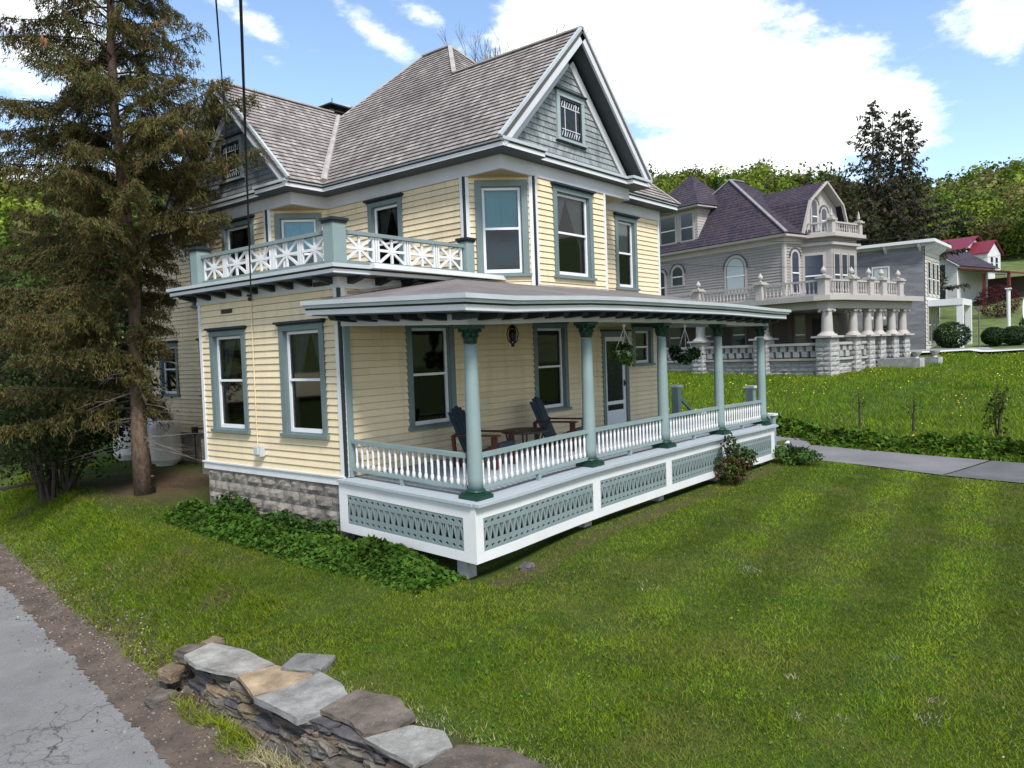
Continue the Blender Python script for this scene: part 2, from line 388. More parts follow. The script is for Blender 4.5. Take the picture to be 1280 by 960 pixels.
def courses(mb, poly, exp=.14, lift=.022, mi=0, thick=.05, base=None):
    """shingle courses on a planar polygon whose up-slope direction is steepest ascent"""
    P = [V(p) for p in poly]
    n = (P[1]-P[0]).cross(P[2]-P[0])
    for k in range(len(P)-2):
        c = (P[k+1]-P[0]).cross(P[k+2]-P[0])
        if c.length > n.length: n = c
    n.normalize()
    if n.z < -1e-6: n = -n
    up = (V((0, 0, 1))-n*n.z).normalized(); al = up.cross(n)
    o = P[0] if base is None else V(base)
    q = [((p-o).dot(al), (p-o).dot(up)) for p in P]
    vmin, vmax = min(a[1] for a in q), max(a[1] for a in q)
    k = math.floor(vmin/exp+1e-4)
    while k*exp < vmax-1e-4:
        a, b = k*exp, (k+1)*exp
        s = clip(clip(q, 1, a, True), 1, b, False)
        if len(s) >= 3:
            vs = [o+al*u+up*v+n*(lift*(1-(v-a)/exp)+.002) for u, v in s]
            mb.add(vs, [list(range(len(vs)))], mi, [(u, v) for u, v in s])
            lo = [(u, v) for u, v in s if abs(v-max(a, vmin)) < 1e-4]
            if len(lo) >= 2:
                u0_, u1_ = min(x[0] for x in lo), max(x[0] for x in lo); v = lo[0][1]
                mb.add([o+al*u0_+up*v, o+al*u1_+up*v, o+al*u1_+up*v+n*(lift+.002), o+al*u0_+up*v+n*(lift+.002)], [[0, 1, 2, 3]], mi, [(u0_, v), (u1_, v), (u1_, v+.005), (u0_, v+.005)])
        k += 1
    if thick: # underside
        mb.add([p-n*thick for p in P], [list(range(len(P)))], mi)
        for i in range(len(P)):
            j = (i+1) % len(P); mb.add([P[i]-n*thick, P[j]-n*thick, P[j]+n*.002, P[i]+n*.002], [[0, 1, 2, 3]], mi)
    return mb
def offs(path, d):
    """offset an open 2D path to its right side by d"""
    out = []
    for i, p in enumerate(path):
        dirs = []
        if i > 0: dirs.append((V(path[i])-V(path[i-1])).normalized())
        if i < len(path)-1: dirs.append((V(path[i+1])-V(path[i])).normalized())
        ns = [V((t.y, -t.x)) for t in dirs]
        if len(ns) == 1: nn = ns[0]
        else:
            nn = ns[0]+ns[1]; nn = nn/max(.15, nn.dot(ns[0]))
        out.append((p[0]+nn.x*d, p[1]+nn.y*d))
    return out
def ribbon(mb, path, d0, d1, z0, z1, mi=0):
    """mitred strip along the 2D path, between right-side offsets d0<d1 and heights z0..z1"""
    path = [V((p[0], p[1])) for p in path]
    a, b = offs(path, d0), offs(path, d1)
    for i in range(len(path)-1):
        q = [a[i], a[i+1], b[i+1], b[i]]
        vs = [(x, y, z0) for x, y in q]+[(x, y, z1) for x, y in q]
        fs = [[0, 1, 2, 3], [7, 6, 5, 4], [3, 2, 6, 7], [1, 0, 4, 5]]
        if i == 0: fs.append([0, 3, 7, 4])
        if i == len(path)-2: fs.append([1, 5, 6, 2])
        mb.add(vs, fs, mi)
    return mb
def slab(mb, path, z0, z1, mi=0):
    """flat slab over any simple polygon"""
    bm = bmesh.new(); vs = [bm.verts.new((p[0], p[1], z1)) for p in path]
    es = [bm.edges.new((vs[i], vs[(i+1) % len(vs)])) for i in range(len(vs))]
    bmesh.ops.triangle_fill(bm, use_beauty=True, edges=es)
    bm.verts.index_update()
    top = [tuple(v.co) for v in bm.verts]; fs = [[v.index for v in f.verts] for f in bm.faces]; bm.free()
    mb.add(top, fs, mi); mb.add([(x, y, z0) for x, y, z in top], [f[::-1] for f in fs], mi)
    n = len(path)
    for i in range(n):
        a, b = path[i], path[(i+1) % n]
        mb.add([(a[0], a[1], z0), (b[0], b[1], z0), (b[0], b[1], z1), (a[0], a[1], z1)], [[0, 1, 2, 3]], mi)
    return mb
def blocks(mb, p0, sd, n, L, z0, z1, bw=.42, bh=.21, pil=.035, mi=0, depth=.1):
    """rock-face blocks: every block a pillowed, irregular front face"""
    def pt(s, d, z): return (p0[0]+sd[0]*s+n[0]*d, p0[1]+sd[1]*s+n[1]*d, z)
    z = z0; row = 0
    while z < z1-.02:
        zt = min(z1, z+bh); s = -(row % 2)*bw/2
        while s < L:
            a, b = max(0, s)+.006, min(L, s+bw)-.006
            if b-a > .03:
                zz0, zz1 = z+.006, zt-.006; NX, NZ = 5, 4; vs = []
                for j in range(NZ):
                    for i in range(NX):
                        e = (i in (0, NX-1)) or (j in (0, NZ-1))
                        d = .004 if e else pil*(.4+rnd.random()*.9)
                        jx = 0 if i in (0, NX-1) else rnd.uniform(-.03, .03)*(b-a)
                        vs.append(pt(a+(b-a)*i/(NX-1)+jx, d, zz0+(zz1-zz0)*j/(NZ-1)+(0 if j in (0, NZ-1) else rnd.uniform(-.012, .012))))
                fs = [[j*NX+i, j*NX+i+1, (j+1)*NX+i+1, (j+1)*NX+i] for j in range(NZ-1) for i in range(NX-1)]
                mb.add(vs, fs, mi)
            s += bw
        z += bh; row += 1
    mb.add([pt(0, -.004, z0), pt(L, -.004, z0), pt(L, -.004, z1), pt(0, -.004, z1)], [[0, 1, 2, 3]], mi)
    return mb
def wbox(mb, p, sd, n, s0, s1, d0, d1, z0, z1, mi=0):
    return mb.ob((p[0]+sd[0]*s0+n[0]*d0, p[1]+sd[1]*s0+n[1]*d0, z0), (sd[0]*(s1-s0), sd[1]*(s1-s0), 0), (n[0]*(d1-d0), n[1]*(d1-d0), 0), (0, 0, z1-z0), mi)
def window(root, p, sd, n, w, z0, z1, cur='drape', cas=.115, mrail=.52, cap=True, mats=None, name='window', label=None):
    """double-hung window; p = 2D point at the left end of the opening seen from outside; returns the opening"""
    mt = dict(casing=M['blue'], cap=M['black'], sash=M['sash'], pane=M['glass'])
    if mats: mt.update(mats)
    B = lambda mb, *a: wbox(mb, p, sd, n, *a)
    c = MB(); g = .002
    B(c, -cas, 0, 0, .038, z0, z1); B(c, w, w+cas, 0, .038, z0, z1); B(c, -cas, w+cas, 0, .042, z1, z1+.11)
    B(c, -cas-.03, w+cas+.03, 0, .075, z0-.055, z0)
    for s0, s1 in ((0, .012), (w-.012, w)): B(c, s0, s1, -.11, 0, z0, z1)
    B(c, .012, w-.012, -.11, 0, z1-.012, z1); B(c, .012, w-.012, -.11, 0, z0, z0+.02)
    win = obj(name, c, mt['casing'], root, label=label)
    if cap:
        c = MB(); B(c, -cas-.05, w+cas+.05, 0, .10, z1+.112, z1+.15); B(c, -cas-.025, w+cas+.025, 0, .06, z1+.085, z1+.111)
        obj('head_cap', c, mt['cap'], win)
    s = MB(); a, b = .013, w-.013; zb, zt = z0+.021, z1-.013; zm = zb+(zt-zb)*mrail; t = .045
    B(s, a, a+t, -.085, -.04, zb, zt); B(s, b-t, b, -.085, -.04, zb, zt)
    B(s, a+t, b-t, -.085, -.04, zt-t, zt); B(s, a+t, b-t, -.085, -.035, zb, zb+t*1.4); B(s, a+t, b-t, -.09, -.03, zm-.02, zm+.02)
    obj('sash', s, mt['sash'], win)
    s = MB()
    def q(mb, s0, s1, za, zc, d):
        mb.add([(p[0]+sd[0]*x+n[0]*d, p[1]+sd[1]*x+n[1]*d, z) for x, z in ((s0, za), (s1, za), (s1, zc), (s0, zc))], [[0, 1, 2, 3]])
    q(s, a+t, b-t, zm+.02, zt-t, -.06); q(s, a+t, b-t, zb+t*1.4, zm-.02, -.07)
    obj('pane', s, mt['pane'], win)
    if cur in ('drape', 'dim', 'shade'):
        cm = MB(); NS, NZ = 14, 8
        zlo = zb+.05
        for side in (0, 1):
            vs = []
            for j in range(NZ+1):
                v = j/NZ; z = zlo+(zt-zlo)*v
                wid = (b-a)*(.10+.40*max(0, (v-.42)/.58)**.8) if cur != 'shade' else (b-a)*.5
                for i in range(NS+1):
                    u = i/NS; x = a+u*wid if side == 0 else b-u*wid
                    d = (-.17 if cur != 'shade' else -.11)+(.022 if cur != 'shade' else .008)*math.sin(u*26+v*2+side)
                    vs.append((p[0]+sd[0]*x+n[0]*d, p[1]+sd[1]*x+n[1]*d, z))
            fs = [[j*(NS+1)+i, j*(NS+1)+i+1, (j+1)*(NS+1)+i+1, (j+1)*(NS+1)+i] for j in range(NZ) for i in range(NS)]
            if cur == 'shade':
                for j in range(NZ+1):
                    for i in range(NS+1):
                        x, y, z = vs[j*(NS+1)+i]; vs[j*(NS+1)+i] = (x, y, zm+(zt-zm)*j/NZ)
            cm.add(vs, fs)
        obj('curtain', cm, {'drape': M['curtain'], 'dim': M['curtain_dim'], 'shade': M['shade']}[cur], win, smooth=True)
    elif cur == 'grey':
        cm = MB(); q(cm, a, b, zm-.02, zt, -.13); obj('roller_shade', cm, M['shade_grey'], win)
    rm = MB()
    def P(s_, d, z): return (p[0]+sd[0]*s_+n[0]*d, p[1]+sd[1]*s_+n[1]*d, z)
    vs = [P(s_, d, z) for d in (-.115, -.8) for s_, z in ((0, z0), (w, z0), (w, z1), (0, z1))]
    rm.add(vs, [[4, 5, 6, 7], [0, 1, 5, 4], [1, 2, 6, 5], [2, 3, 7, 6], [3, 0, 4, 7]])
    obj('dim_interior', rm, M['room'], win)
    return win

# ------------------------------------------------------------------ the yellow house
H = thing('house', (5.0, 4.0, -.95), 'two-storey cream clapboard house with blue-grey trim, shingle roof and wraparound porch', 'house')
MX, NY = (-1, 0), (0, -1)
R2 = 2**.5/2
Z2 = 2.88
# --- openings per wall (opening rectangles; s measured left to right from outside)
def ops(lst): return [(s, s+w, a, b) for s, w, a, b in lst]
# one-storey wing, street face X=0 (s = 4.09 - y)
wl = [(4.09-3.60, .92, .62, 2.28), (4.09-1.445, .95, .62, 2.28)]
mb = siding(MB(), (0, 4.09), (0, -1), MX, 4.09, .0, 2.88, ops(wl)); obj('wall', mb, M['siding'], H)
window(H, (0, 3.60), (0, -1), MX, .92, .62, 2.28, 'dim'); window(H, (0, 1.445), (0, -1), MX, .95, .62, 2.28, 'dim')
# porch wall Y=0
wl = [(1.43, .90, .62, 2.28), (4.84, .93, .62, 2.28), (7.33, .90, 0.0, 2.09), (8.68, .74, 1.42, 2.22)]
mb = siding(MB(), (0, 0), (1, 0), NY, 10.04, .0, 3.1, ops(wl), lift=.028); obj('wall', mb, M['siding'], H)
window(H, (1.43, 0), (1, 0), NY, .90, .62, 2.28, None); window(H, (4.84, 0), (1, 0), NY, .93, .62, 2.28, None)
window(H, (8.68, 0), (1, 0), NY, .74, 1.42, 2.22, None, cas=.12, cap=True, mrail=.5)
# upper walls
wl = [(3.92-2.48, .76, 3.22, 4.77)]
mb = siding(MB(), (Z2, 3.92), (0, -1), MX, 3.92, 3.1, 5.2, ops(wl)); obj('wall', mb, M['siding'], H)
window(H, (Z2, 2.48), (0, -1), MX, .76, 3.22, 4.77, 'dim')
cd, cn = (R2, -R2), (-R2, -R2)
wl = [(.30, .72, 3.22, 4.78)]
mb = siding(MB(), (2.88, 0), cd, cn, 1.245, 2.7, 4.98, ops(wl)); obj('wall', mb, M['siding'], H)
window(H, (2.88+R2*.30, -R2*.30), cd, cn, .72, 3.22, 4.78, 'shade', cap=False)
wl = [(.68, 1.09, 3.22, 4.78)]
mb = siding(MB(), (3.76, -.88), (1, 0), NY, 2.38, 2.7, 5.2, ops(wl)); obj('wall', mb, M['siding'], H)
window(H, (3.76+.68, -.88), (1, 0), NY, 1.09, 3.22, 4.78, 'drape')
mb = siding(MB(), (6.14, -.88), (R2, R2), (R2, -R2), 1.245, 2.7, 4.98, ops([(.30, .72, 3.22, 4.78)])); obj('wall', mb, M['siding'], H)
window(H, (6.14+R2*.30, -.88+R2*.30), (R2, R2), (R2, -R2), .72, 3.22, 4.78, 'drape', cap=False)
mb = siding(MB(), (7.02, 0), (1, 0), NY, 3.02, 2.7, 5.2, ops([(1.02, .74, 3.22, 4.77)])); obj('wall', mb, M['siding'], H)
window(H, (8.04, 0), (1, 0), NY, .74, 3.22, 4.77, 'grey')
# street-side bay under the side gable
mb = siding(MB(), (2.0, 4.8), cd, cn, 1.245, 2.9, 4.98, ops([(.27, .74, 3.22, 4.77)])); obj('wall', mb, M['siding'], H)
window(H, (2.0+R2*.27, 4.8-R2*.27), cd, cn, .74, 3.22, 4.77, 'shade', cap=False)
mb = siding(MB(), (2.0, 7.2), (0, -1), MX, 2.4, 0, 5.2, ops([(.78, 1.04, 3.22, 4.77)])); obj('wall', mb, M['siding'], H)
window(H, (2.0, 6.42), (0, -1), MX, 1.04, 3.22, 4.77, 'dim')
mb = siding(MB(), (2.88, 8.08), (-R2, -R2), (-R2, R2), 1.245, 0, 4.98); obj('wall', mb, M['siding'], H)
wl = [(12.3-11.42, .78, 1.0, 2.3), (12.3-9.25, .78, 1.0, 2.3), (12.3-9.5, .8, 3.3, 4.7)]
mb = siding(MB(), (Z2, 12.3), (0, -1), MX, 4.25, 0, 5.2, ops(wl)); obj('wall', mb, M['siding'], H)
window(H, (Z2, 11.42), (0, -1), MX, .78, 1.0, 2.3, 'dim'); window(H, (Z2, 9.25), (0, -1), MX, .78, 1.0, 2.3, None); window(H, (Z2, 9.5), (0, -1), MX, .8, 3.3, 4.7, None)
mb = siding(MB(), (10.04, 0), (0, 1), (1, 0), 12.3, 0, 5.2); siding(mb, (10.04, 12.3), (-1, 0), (0, 1), 7.16, 0, 5.2)
siding(mb, (2.88, 4.09), (-1, 0), (0, 1), 2.88, 0, 2.9); obj('wall', mb, M['siding'], H)
# lower return of the bay to the ground
mb = MB(); mb.box(2.02, 4.1, -.95, 2.86, 7.98, 0.0); mb.box(2.9, 8.0, -.95, 10.0, 12.28, 0); mb.box(2.9, .1, -.95, 10.0, 8.0, -.02)
obj('foundation', mb, M['stoneblock'], H)
# rock-face foundation under the wing
mb = MB(); blocks(mb, (.02, 4.06), (0, -1), MX, 4.06, -1.2, -.13, .43, .215, .038); blocks(mb, (2.88, 4.07), (-1, 0), (0, 1), 2.86, -1.2, -.13, .43, .215, .038)
blocks(mb, (.02, .01), (1, 0), NY, 10, -1.2, -.13, .43, .215, .04)
obj('foundation', mb, M['stoneblock'], H)
mb = ribbon(MB(), [(2.88, 4.10), (0, 4.10), (0, .0)], -.0, .028, -.13, -.012); ribbon(mb, [(2.88, 4.10), (0, 4.10), (0, .0)], 0, .05, -.012, .012)
obj('water_table', mb, M['white'], H)
# corner boards (white with a dark bead at the edge)
def corner(x, y, z0, z1, d1, n1, d2, n2, w=.085, bead=True):
    for d_, n_ in ((d1, n1), (d2, n2)): mb = MB(); wbox(mb, (x, y), d_, n_, .02, w, 0, .030, z0, z1); obj('corner_board', mb, M['white'], H)
    if bead:
        c = (x+(n1[0]+n2[0])*.004, y+(n1[1]+n2[1])*.004); db = MB(); db.tube([(c[0], c[1], z0), (c[0], c[1], z1)], .030, 8); obj('corner_bead', db, M['black'], H)
corner(0, 0, .012, 2.87, (0, 1), MX, (1, 0), NY, .10)
corner(0, 4.09, .012, 2.87, (0, -1), MX, (1, 0), (0, 1), .10, False)
corner(2.88, 0, 3.0, 4.96, (0, 1), MX, cd, cn); corner(3.76, -.88, 2.8, 4.96, (-cd[0], -cd[1]), cn, (1, 0), NY)
corner(6.14, -.88, 2.8, 4.96, (-1, 0), NY, (R2, R2), (R2, -R2), .07, False)
corner(10.04, 0, -.05, 4.96, (-1, 0), NY, (0, 1), (1, 0), .10, False)
corner(2.0, 4.8, 3.0, 4.96, (0, 1), MX, cd, cn); corner(2.0, 7.2, 3.0, 4.96, (0, -1), MX, (R2, R2), (-R2, R2), .07, False)
corner(2.88, 12.3, 0, 4.96, (0, -1), MX, (1, 0), (0, 1), .10, False)
# --- frieze, cornice of the main roof
fr = [(2.88, 12.3), (2.88, 8.08), (2.0, 8.08), (2.0, 3.92), (2.88, 3.92), (2.88, -.88), (7.07, -.88), (7.07, 0), (10.04, 0), (10.04, 12.3)]
obj('frieze', ribbon(MB(), fr, -.03, .024, 4.955, 5.195), M['lilac'], H)
mb = MB()
for tri in (((2.90, -.03), (3.70, -.86), (2.90, -.86)), ((6.2, -.86), (7.04, -.86), (7.04, -.02)), ((2.03, 4.72), (2.03, 3.94), (2.84, 3.94)), ((2.03, 7.25), (2.84, 8.05), (2.03, 8.05))):
    mb = MB(); mb.prism([(x, y, 4.957) for x, y in tri], (0, 0, .02)); obj('corner_soffit', mb, M['ochre'], H)
co = [(2.53, 12.65), (2.53, 8.43), (1.65, 8.43), (1.65, 7.35), (1.80, 7.35), (1.80, 4.65), (1.65, 4.65), (1.65, 3.57), (2.53, 3.57), (2.53, -1.23), (3.68, -1.23), (3.68, -1.08), (6.72, -1.08), (6.72, -1.23), (7.42, -1.23), (7.42, -.35), (10.39, -.35), (10.39, 12.65)]
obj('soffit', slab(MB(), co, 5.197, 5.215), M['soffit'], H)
obj('fascia', ribbon(MB(), co, -.03, .0, 5.20, 5.285), M['white'], H)
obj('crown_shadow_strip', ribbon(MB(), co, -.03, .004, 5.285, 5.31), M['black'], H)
obj('gutter', ribbon(MB(), co, -.06, .035, 5.31, 5.365), M['gutter'], H)
obj('cornice_cap', slab(MB(), offs(co, -.01), 5.22, 5.34), M['flash'], H)

# --- main roof
EV = 5.345
def zl(x): return EV+(x-2.5)
rf = MB()
courses(rf, [(2.49, -1.25, zl(2.49)), (4.975, -1.25, zl(4.975)), (4.975, 2.07, zl(4.975)), (6.28, 3.38, zl(6.28)), (6.28, 4.3, zl(6.28)), (2.49, 8.09, zl(2.49))])
rz = zl(6.28); eR = 10.44
courses(rf, [(2.5, -.4, EV), (eR, -.4, EV), (6.28, 3.38, rz)])
courses(rf, [(eR, -.4, EV), (eR, 8.08, EV), (6.28, 4.3, rz), (6.28, 3.38, rz)])
courses(rf, [(eR, 8.08, EV), (2.5, 8.08, EV), (6.28, 4.3, rz)])
roof = obj('roof', rf, M['roof'], H)
rf = MB(); gz = zl(4.975)
courses(rf, [(7.46, -1.25, EV-.01), (7.46, 3.0, EV-.01), (4.975, 3.0, gz), (4.975, -1.25, gz)])
obj('gable_roof', rf, M['roof'], H)
rf = MB()  # side gable, ridge along X at Y=6
courses(rf, [(1.62, 3.525, EV), (9.0, 3.525, EV), (9.0, 6.0, gz), (1.62, 6.0, gz)])
courses(rf, [(9.0, 8.475, EV), (1.62, 8.475, EV), (1.62, 6.0, gz), (9.0, 6.0, gz)])
obj('gable_roof', rf, M['roof'], H)
rf = MB(); courses(rf, [(2.45, 8.2, EV-.02), (6.4, 8.2, 7.5), (6.4, 12.75, 7.5), (2.45, 12.75, EV-.02)]); courses(rf, [(10.44, 8.2, EV-.02), (6.4, 8.2, 7.5), (6.4, 12.75, 7.5), (10.44, 12.75, EV-.02)])
mbw = MB(); mbw.poly([(2.9, 12.3, 5.2), (10.0, 12.3, 5.2), (6.4, 12.3, 7.45)])
obj('rear_roof', rf, M['roof'], H); obj('rear_gable_wall', mbw, M['siding'], H)
# ridge / hip caps and the valley flashing
mb = MB()
for p, q in (((4.975, -1.25, gz+.03), (4.975, 2.07, gz+.03)), ((6.28, 3.38, rz+.03), (6.28, 4.3, rz+.03)), ((6.28, 3.38, rz+.02), (4.95, 2.05, gz+.03)), ((6.28, 3.38, rz+.02), (eR, -.4, EV+.02)), ((6.28, 4.3, rz+.02), (4.6, 5.98, 7.43)), ((1.62, 6.0, gz+.03), (4.8, 6.0, gz+.03))):
    mb.beam(p, q, .10, .03)
obj('ridge_cap', mb, M['flash'], H)
mb = MB(); mb.tube([(2.52, 3.52, EV+.06), (4.8, 5.8, zl(4.8)+.05)], [.085, .06], 8); obj('valley_flashing', mb, M['flash'], H)
# --- front gable: wall, bargeboards, frieze boards, window
def gable(axis, c, pl, half, zb, apexz, side):
    """axis 'x': gable in plane Y=pl centred on X=c, facing -Y; axis 'y': plane X=pl centred on Y=c, facing -X"""
    def P(t, d, z): return (c+t, pl-d, z) if axis == 'x' else (pl-d, c-t, z)
    w = MB(); hw = half
    courses(w, [P(-hw, 0, zb), P(hw, 0, zb), P(0, 0, zb+hw)], .11, .014, thick=0)
    obj('gable_wall', w, M['scale'], H)
    bw = MB(); bd = MB(); cr_ = MB(); so = MB(); f = .36
    for sg in (-1, 1):
        a = V(P(sg*(half+.37), f, zb-.02)); b = V(P(0, f, apexz-.02))
        d = (b-a).normalized(); out = V(P(0, 1, 0))-V(P(0, 0, 0)); dn = V((0, 0, -1)); dn = (dn-d*dn.dot(d)).normalized()
        bw.ob(a, b-a, -out*.045, dn*.16)                       # bargeboard
        cr_.ob(a-dn*.015+out*.012, b-a, -out*.06, -dn*.05)      # crown moulding on the rake
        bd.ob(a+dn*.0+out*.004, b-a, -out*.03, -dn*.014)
        so.ob(a+dn*.115-out*.046, (b-a), -out*(f-.05), dn*.012)
        a2 = V(P(sg*(half-.02), .0, zb)); b2 = V(P(0, 0, zb+half-.02))
        fw_ = MB(); bw.ob(a2+out*.016, b2-a2, out*.03, dn*.17)
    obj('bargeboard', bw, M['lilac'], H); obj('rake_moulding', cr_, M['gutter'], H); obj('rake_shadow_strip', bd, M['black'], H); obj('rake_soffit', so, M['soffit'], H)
gable('x', 4.975, -.88, 2.12, 5.36, gz, 1)
gable('y', 6.0, 2.0, 2.12, 5.36, gz, 1)
# gable windows: leaded sash in a deep casing
def gwin(axis):
    if axis == 'x': p, sd, n = (4.62, -.88), (1, 0), NY
    else: p, sd, n = (2.0, 6.36), (0, -1), MX
    B = lambda m_, *a: wbox(m_, p, sd, n, *a)
    w, z0, z1 = .72, 5.80, 6.58
    c = MB(); B(c, -.10, 0, 0, .05, z0, z1); B(c, w, w+.10, 0, .05, z0, z1); B(c, -.10, w+.10, 0, .055, z1, z1+.1); B(c, -.13, w+.13, 0, .08, z0-.05, z0)
    win = obj('gable_window', c, M['gcase'], H, label='small leaded window in the front gable' if axis == 'x' else None)
    c = MB(); B(c, -.14, w+.14, 0, .1, z1+.101, z1+.13); obj('head_cap', c, M['black'], win); c = MB(); B(c, -.12, w+.12, 0, .06, z0-.075, z0-.051); obj('sill_strip', c, M['black'], win)
    c = MB(); t = .05; B(c, 0, t, .016, .04, z0, z1); B(c, w-t, w, .016, .04, z0, z1); B(c, t, w-t, .016, .04, z0, z0+t); B(c, t, w-t, .016, .04, z1-t, z1); obj('sash', c, M['black'], win)
    c = MB(); B(c, t, w-t, .016, .02, z0+t, z1-t); obj('pane', c, M['gpane'], win)
    c = MB()
    for s_ in (.18, .54): B(c, s_-.008, s_+.008, .02, .03, z0+t, z1-t)
    for z in (.19, .60): B(c, t, w-t, .02, .031, z0+z-.008, z0+z+.008)
    for k in range(8):
        s_ = t+.035+k*.078; zz = z0+.66; c.ob((p[0]+sd[0]*(s_-.02)+n[0]*.021, p[1]+sd[1]*(s_-.02)+n[1]*.021, zz-.05), (sd[0]*.04, sd[1]*.04, .1), (n[0]*.008, n[1]*.008, 0), (sd[0]*.012, sd[1]*.012, 0))
        zz = z0+.11; c.ob((p[0]+sd[0]*(s_-.02)+n[0]*.021, p[1]+sd[1]*(s_-.02)+n[1]*.021, zz-.05), (sd[0]*.04, sd[1]*.04, .1), (n[0]*.008, n[1]*.008, 0), (sd[0]*.012, sd[1]*.012, 0))
    obj('leading', c, M['lilac'], win)
M['gpane'] = paint('dark_leaded_glass', (.012, .016, .02), .5, 12, .18, spec=.25)
M['gcase'] = paint('pale_grey_green_casing', (.30, .36, .365), .06, 3, .5)
gwin('x'); gwin('y')
# chimney behind the side-gable ridge
mb = MB(); mb.box(5.72, 7.2, 5.9, 6.24, 7.75, 8.18); mb.box(5.68, 7.16, 8.06, 6.28, 7.79, 8.12)
ch = obj('chimney', mb, M['brick'], roof)
mb = MB()
for x, y in ((5.76, 7.24), (6.20, 7.24), (5.76, 7.71), (6.20, 7.71)): mb.box(x-.03, y-.03, 8.18, x+.03, y+.03, 8.52)
mb.prism([(5.52, 7.02, 8.30), (6.40, 7.02, 8.30), (6.40, 7.92, 8.30), (5.52, 7.92, 8.30)], (0, 0, .035)); mb.box(5.56, 7.05, 8.48, 6.36, 7.9, 8.52); mb.box(5.92, 7.44, 8.5, 5.935, 7.455, 8.8)
obj('chimney_cap', mb, M['iron'], roof)
mb = MB(); mb.lathe([(.13, 7.4), (.13, 8.52), (.16, 8.52), (.16, 8.58)], (6.52, 7.55, 0), 14); mb.lathe([(.24, 8.64), (.18, 8.71), (.02, 8.74)], (6.52, 7.55, 0), 14)
for a in (0, 2.1, 4.2): mb.box(6.52+.12*math.cos(a)-.01, 7.55+.12*math.sin(a)-.01, 8.5, 6.52+.12*math.cos(a)+.01, 7.55+.12*math.sin(a)+.01, 8.66)
obj('flue', mb, M['steel'], roof)

# --- wing flat roof with balcony
wp = [(2.9, 4.09), (0, 4.09), (0, 0), (2.88, 0)]
obj('frieze', ribbon(MB(), wp, -.02, .024, 2.872, 3.035), M['lilac'], H)
wo = [(2.87, 4.44), (-.35, 4.44), (-.35, -.35), (3.15, -.35)]
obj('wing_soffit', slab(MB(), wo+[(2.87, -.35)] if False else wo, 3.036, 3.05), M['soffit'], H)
obj('fascia', ribbon(MB(), wo, -.03, 0, 3.045, 3.105), M['white'], H)
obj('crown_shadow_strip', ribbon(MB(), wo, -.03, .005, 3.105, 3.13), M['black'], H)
obj('gutter', ribbon(MB(), wo, -.06, .045, 3.13, 3.185), M['gutter'], H)
obj('balcony_deck', slab(MB(), [(2.87, 4.42), (-.33, 4.42), (-.33, -.33), (2.87, -.33)], 3.06, 3.2), M['roof_low'], H)
mb = MB(); mb.ob((.3, -.395, 3.135), (3.15, -.02, -.03), (0, -.10, 0), (0, 0, .075)); obj('eave_gutter', mb, M['white'], H)
# dark brackets under the wing eave
for i in range(9):
    y = 4.2-i*.5; mb = MB()
    mb.prism([(-.03, y, 2.93), (-.03, y, 3.035), (-.33, y, 3.035), (-.30, y, 2.99)], (0, -.11, 0)); obj('eave_bracket', mb, M['black'], H)
for i in range(5):
    x = .15+i*.55; mb = MB(); mb.prism([(x, -.03, 2.93), (x, -.03, 3.035), (x, -.33, 3.035), (x, -.30, 2.99)], (.11, 0, 0)); obj('eave_bracket', mb, M['black'], H)
# balcony posts
def rpost(x, y, z0, z1, w, name='balcony_post'):
    mb = MB(); mb.box(x-w/2, y-w/2, z0, x+w/2, y+w/2, z1)
    p = obj(name, mb, M['teal'], H, bevel=.006); mb = MB(); mb.box(x-w/2-.035, y-w/2-.035, z1, x+w/2+.035, y+w/2+.035, z1+.04); mb.box(x-w/2-.015, y-w/2-.015, z1-.035, x+w/2+.015, y+w/2+.015, z1-.001)
    obj('post_cap', mb, M['black'] if z1 < 3.85 and z1 > 3 else M['white'], p); return p
rpost(-.13, -.13, 3.2, 3.83, .24); rpost(-.13, 3.72, 3.2, 3.83, .24); rpost(2.74, -.13, 3.2, 3.80, .2)
def star_run(a, b, npan, name='balcony_railing'):
    a, b = V(a), V(b); d = (b-a); L = d.length; d.normalize(); nrm = V((d.y, -d.x, 0))
    r = MB(); r.beam(a+V((0, 0, 3.69)), b+V((0, 0, 3.69)), .10, .055); root = obj(name, r, M['panel'], H); r = MB(); r.beam(a+V((0, 0, 3.245)), b+V((0, 0, 3.245)), .08, .05); obj('bottom_rail', r, M['panel'], root)
    pw = L/npan; z0, z1 = 3.275, 3.66
    for k in range(npan):
        s0, s1 = k*pw+.05, (k+1)*pw-.05; pm = MB()
        for s_ in (s0, s1): pm.beam(a+d*s_+V((0, 0, z0)), a+d*s_+V((0, 0, z1)), .03, .035, d)
        c = a+d*((s0+s1)/2); zc = (z0+z1)/2; hx, hz = (s1-s0)/2-.016, (z1-z0)/2
        for k2, (x0, zz0, x1, zz1) in enumerate(((-hx, -hz, hx, hz), (-hx, hz, hx, -hz), (0, -hz, 0, hz), (-hx, 0, hx, 0))):
            th = .022+k2*.003; pm.beam(c+d*x0+V((0, 0, zc+zz0)), c+d*x1+V((0, 0, zc+zz1)), .042, th, nrm)
        obj('star_panel', pm, M['white'], root)
        if k: sm = MB(); sm.beam(a+d*(k*pw)+V((0, 0, z0)), a+d*(k*pw)+V((0, 0, z1)), .035, .03, d); obj('stile', sm, M['white'], root)
    return root
star_run((-.13, 3.6, 0), (-.13, -.01, 0), 5); star_run((-.01, -.13, 0), (2.64, -.13, 0), 4)

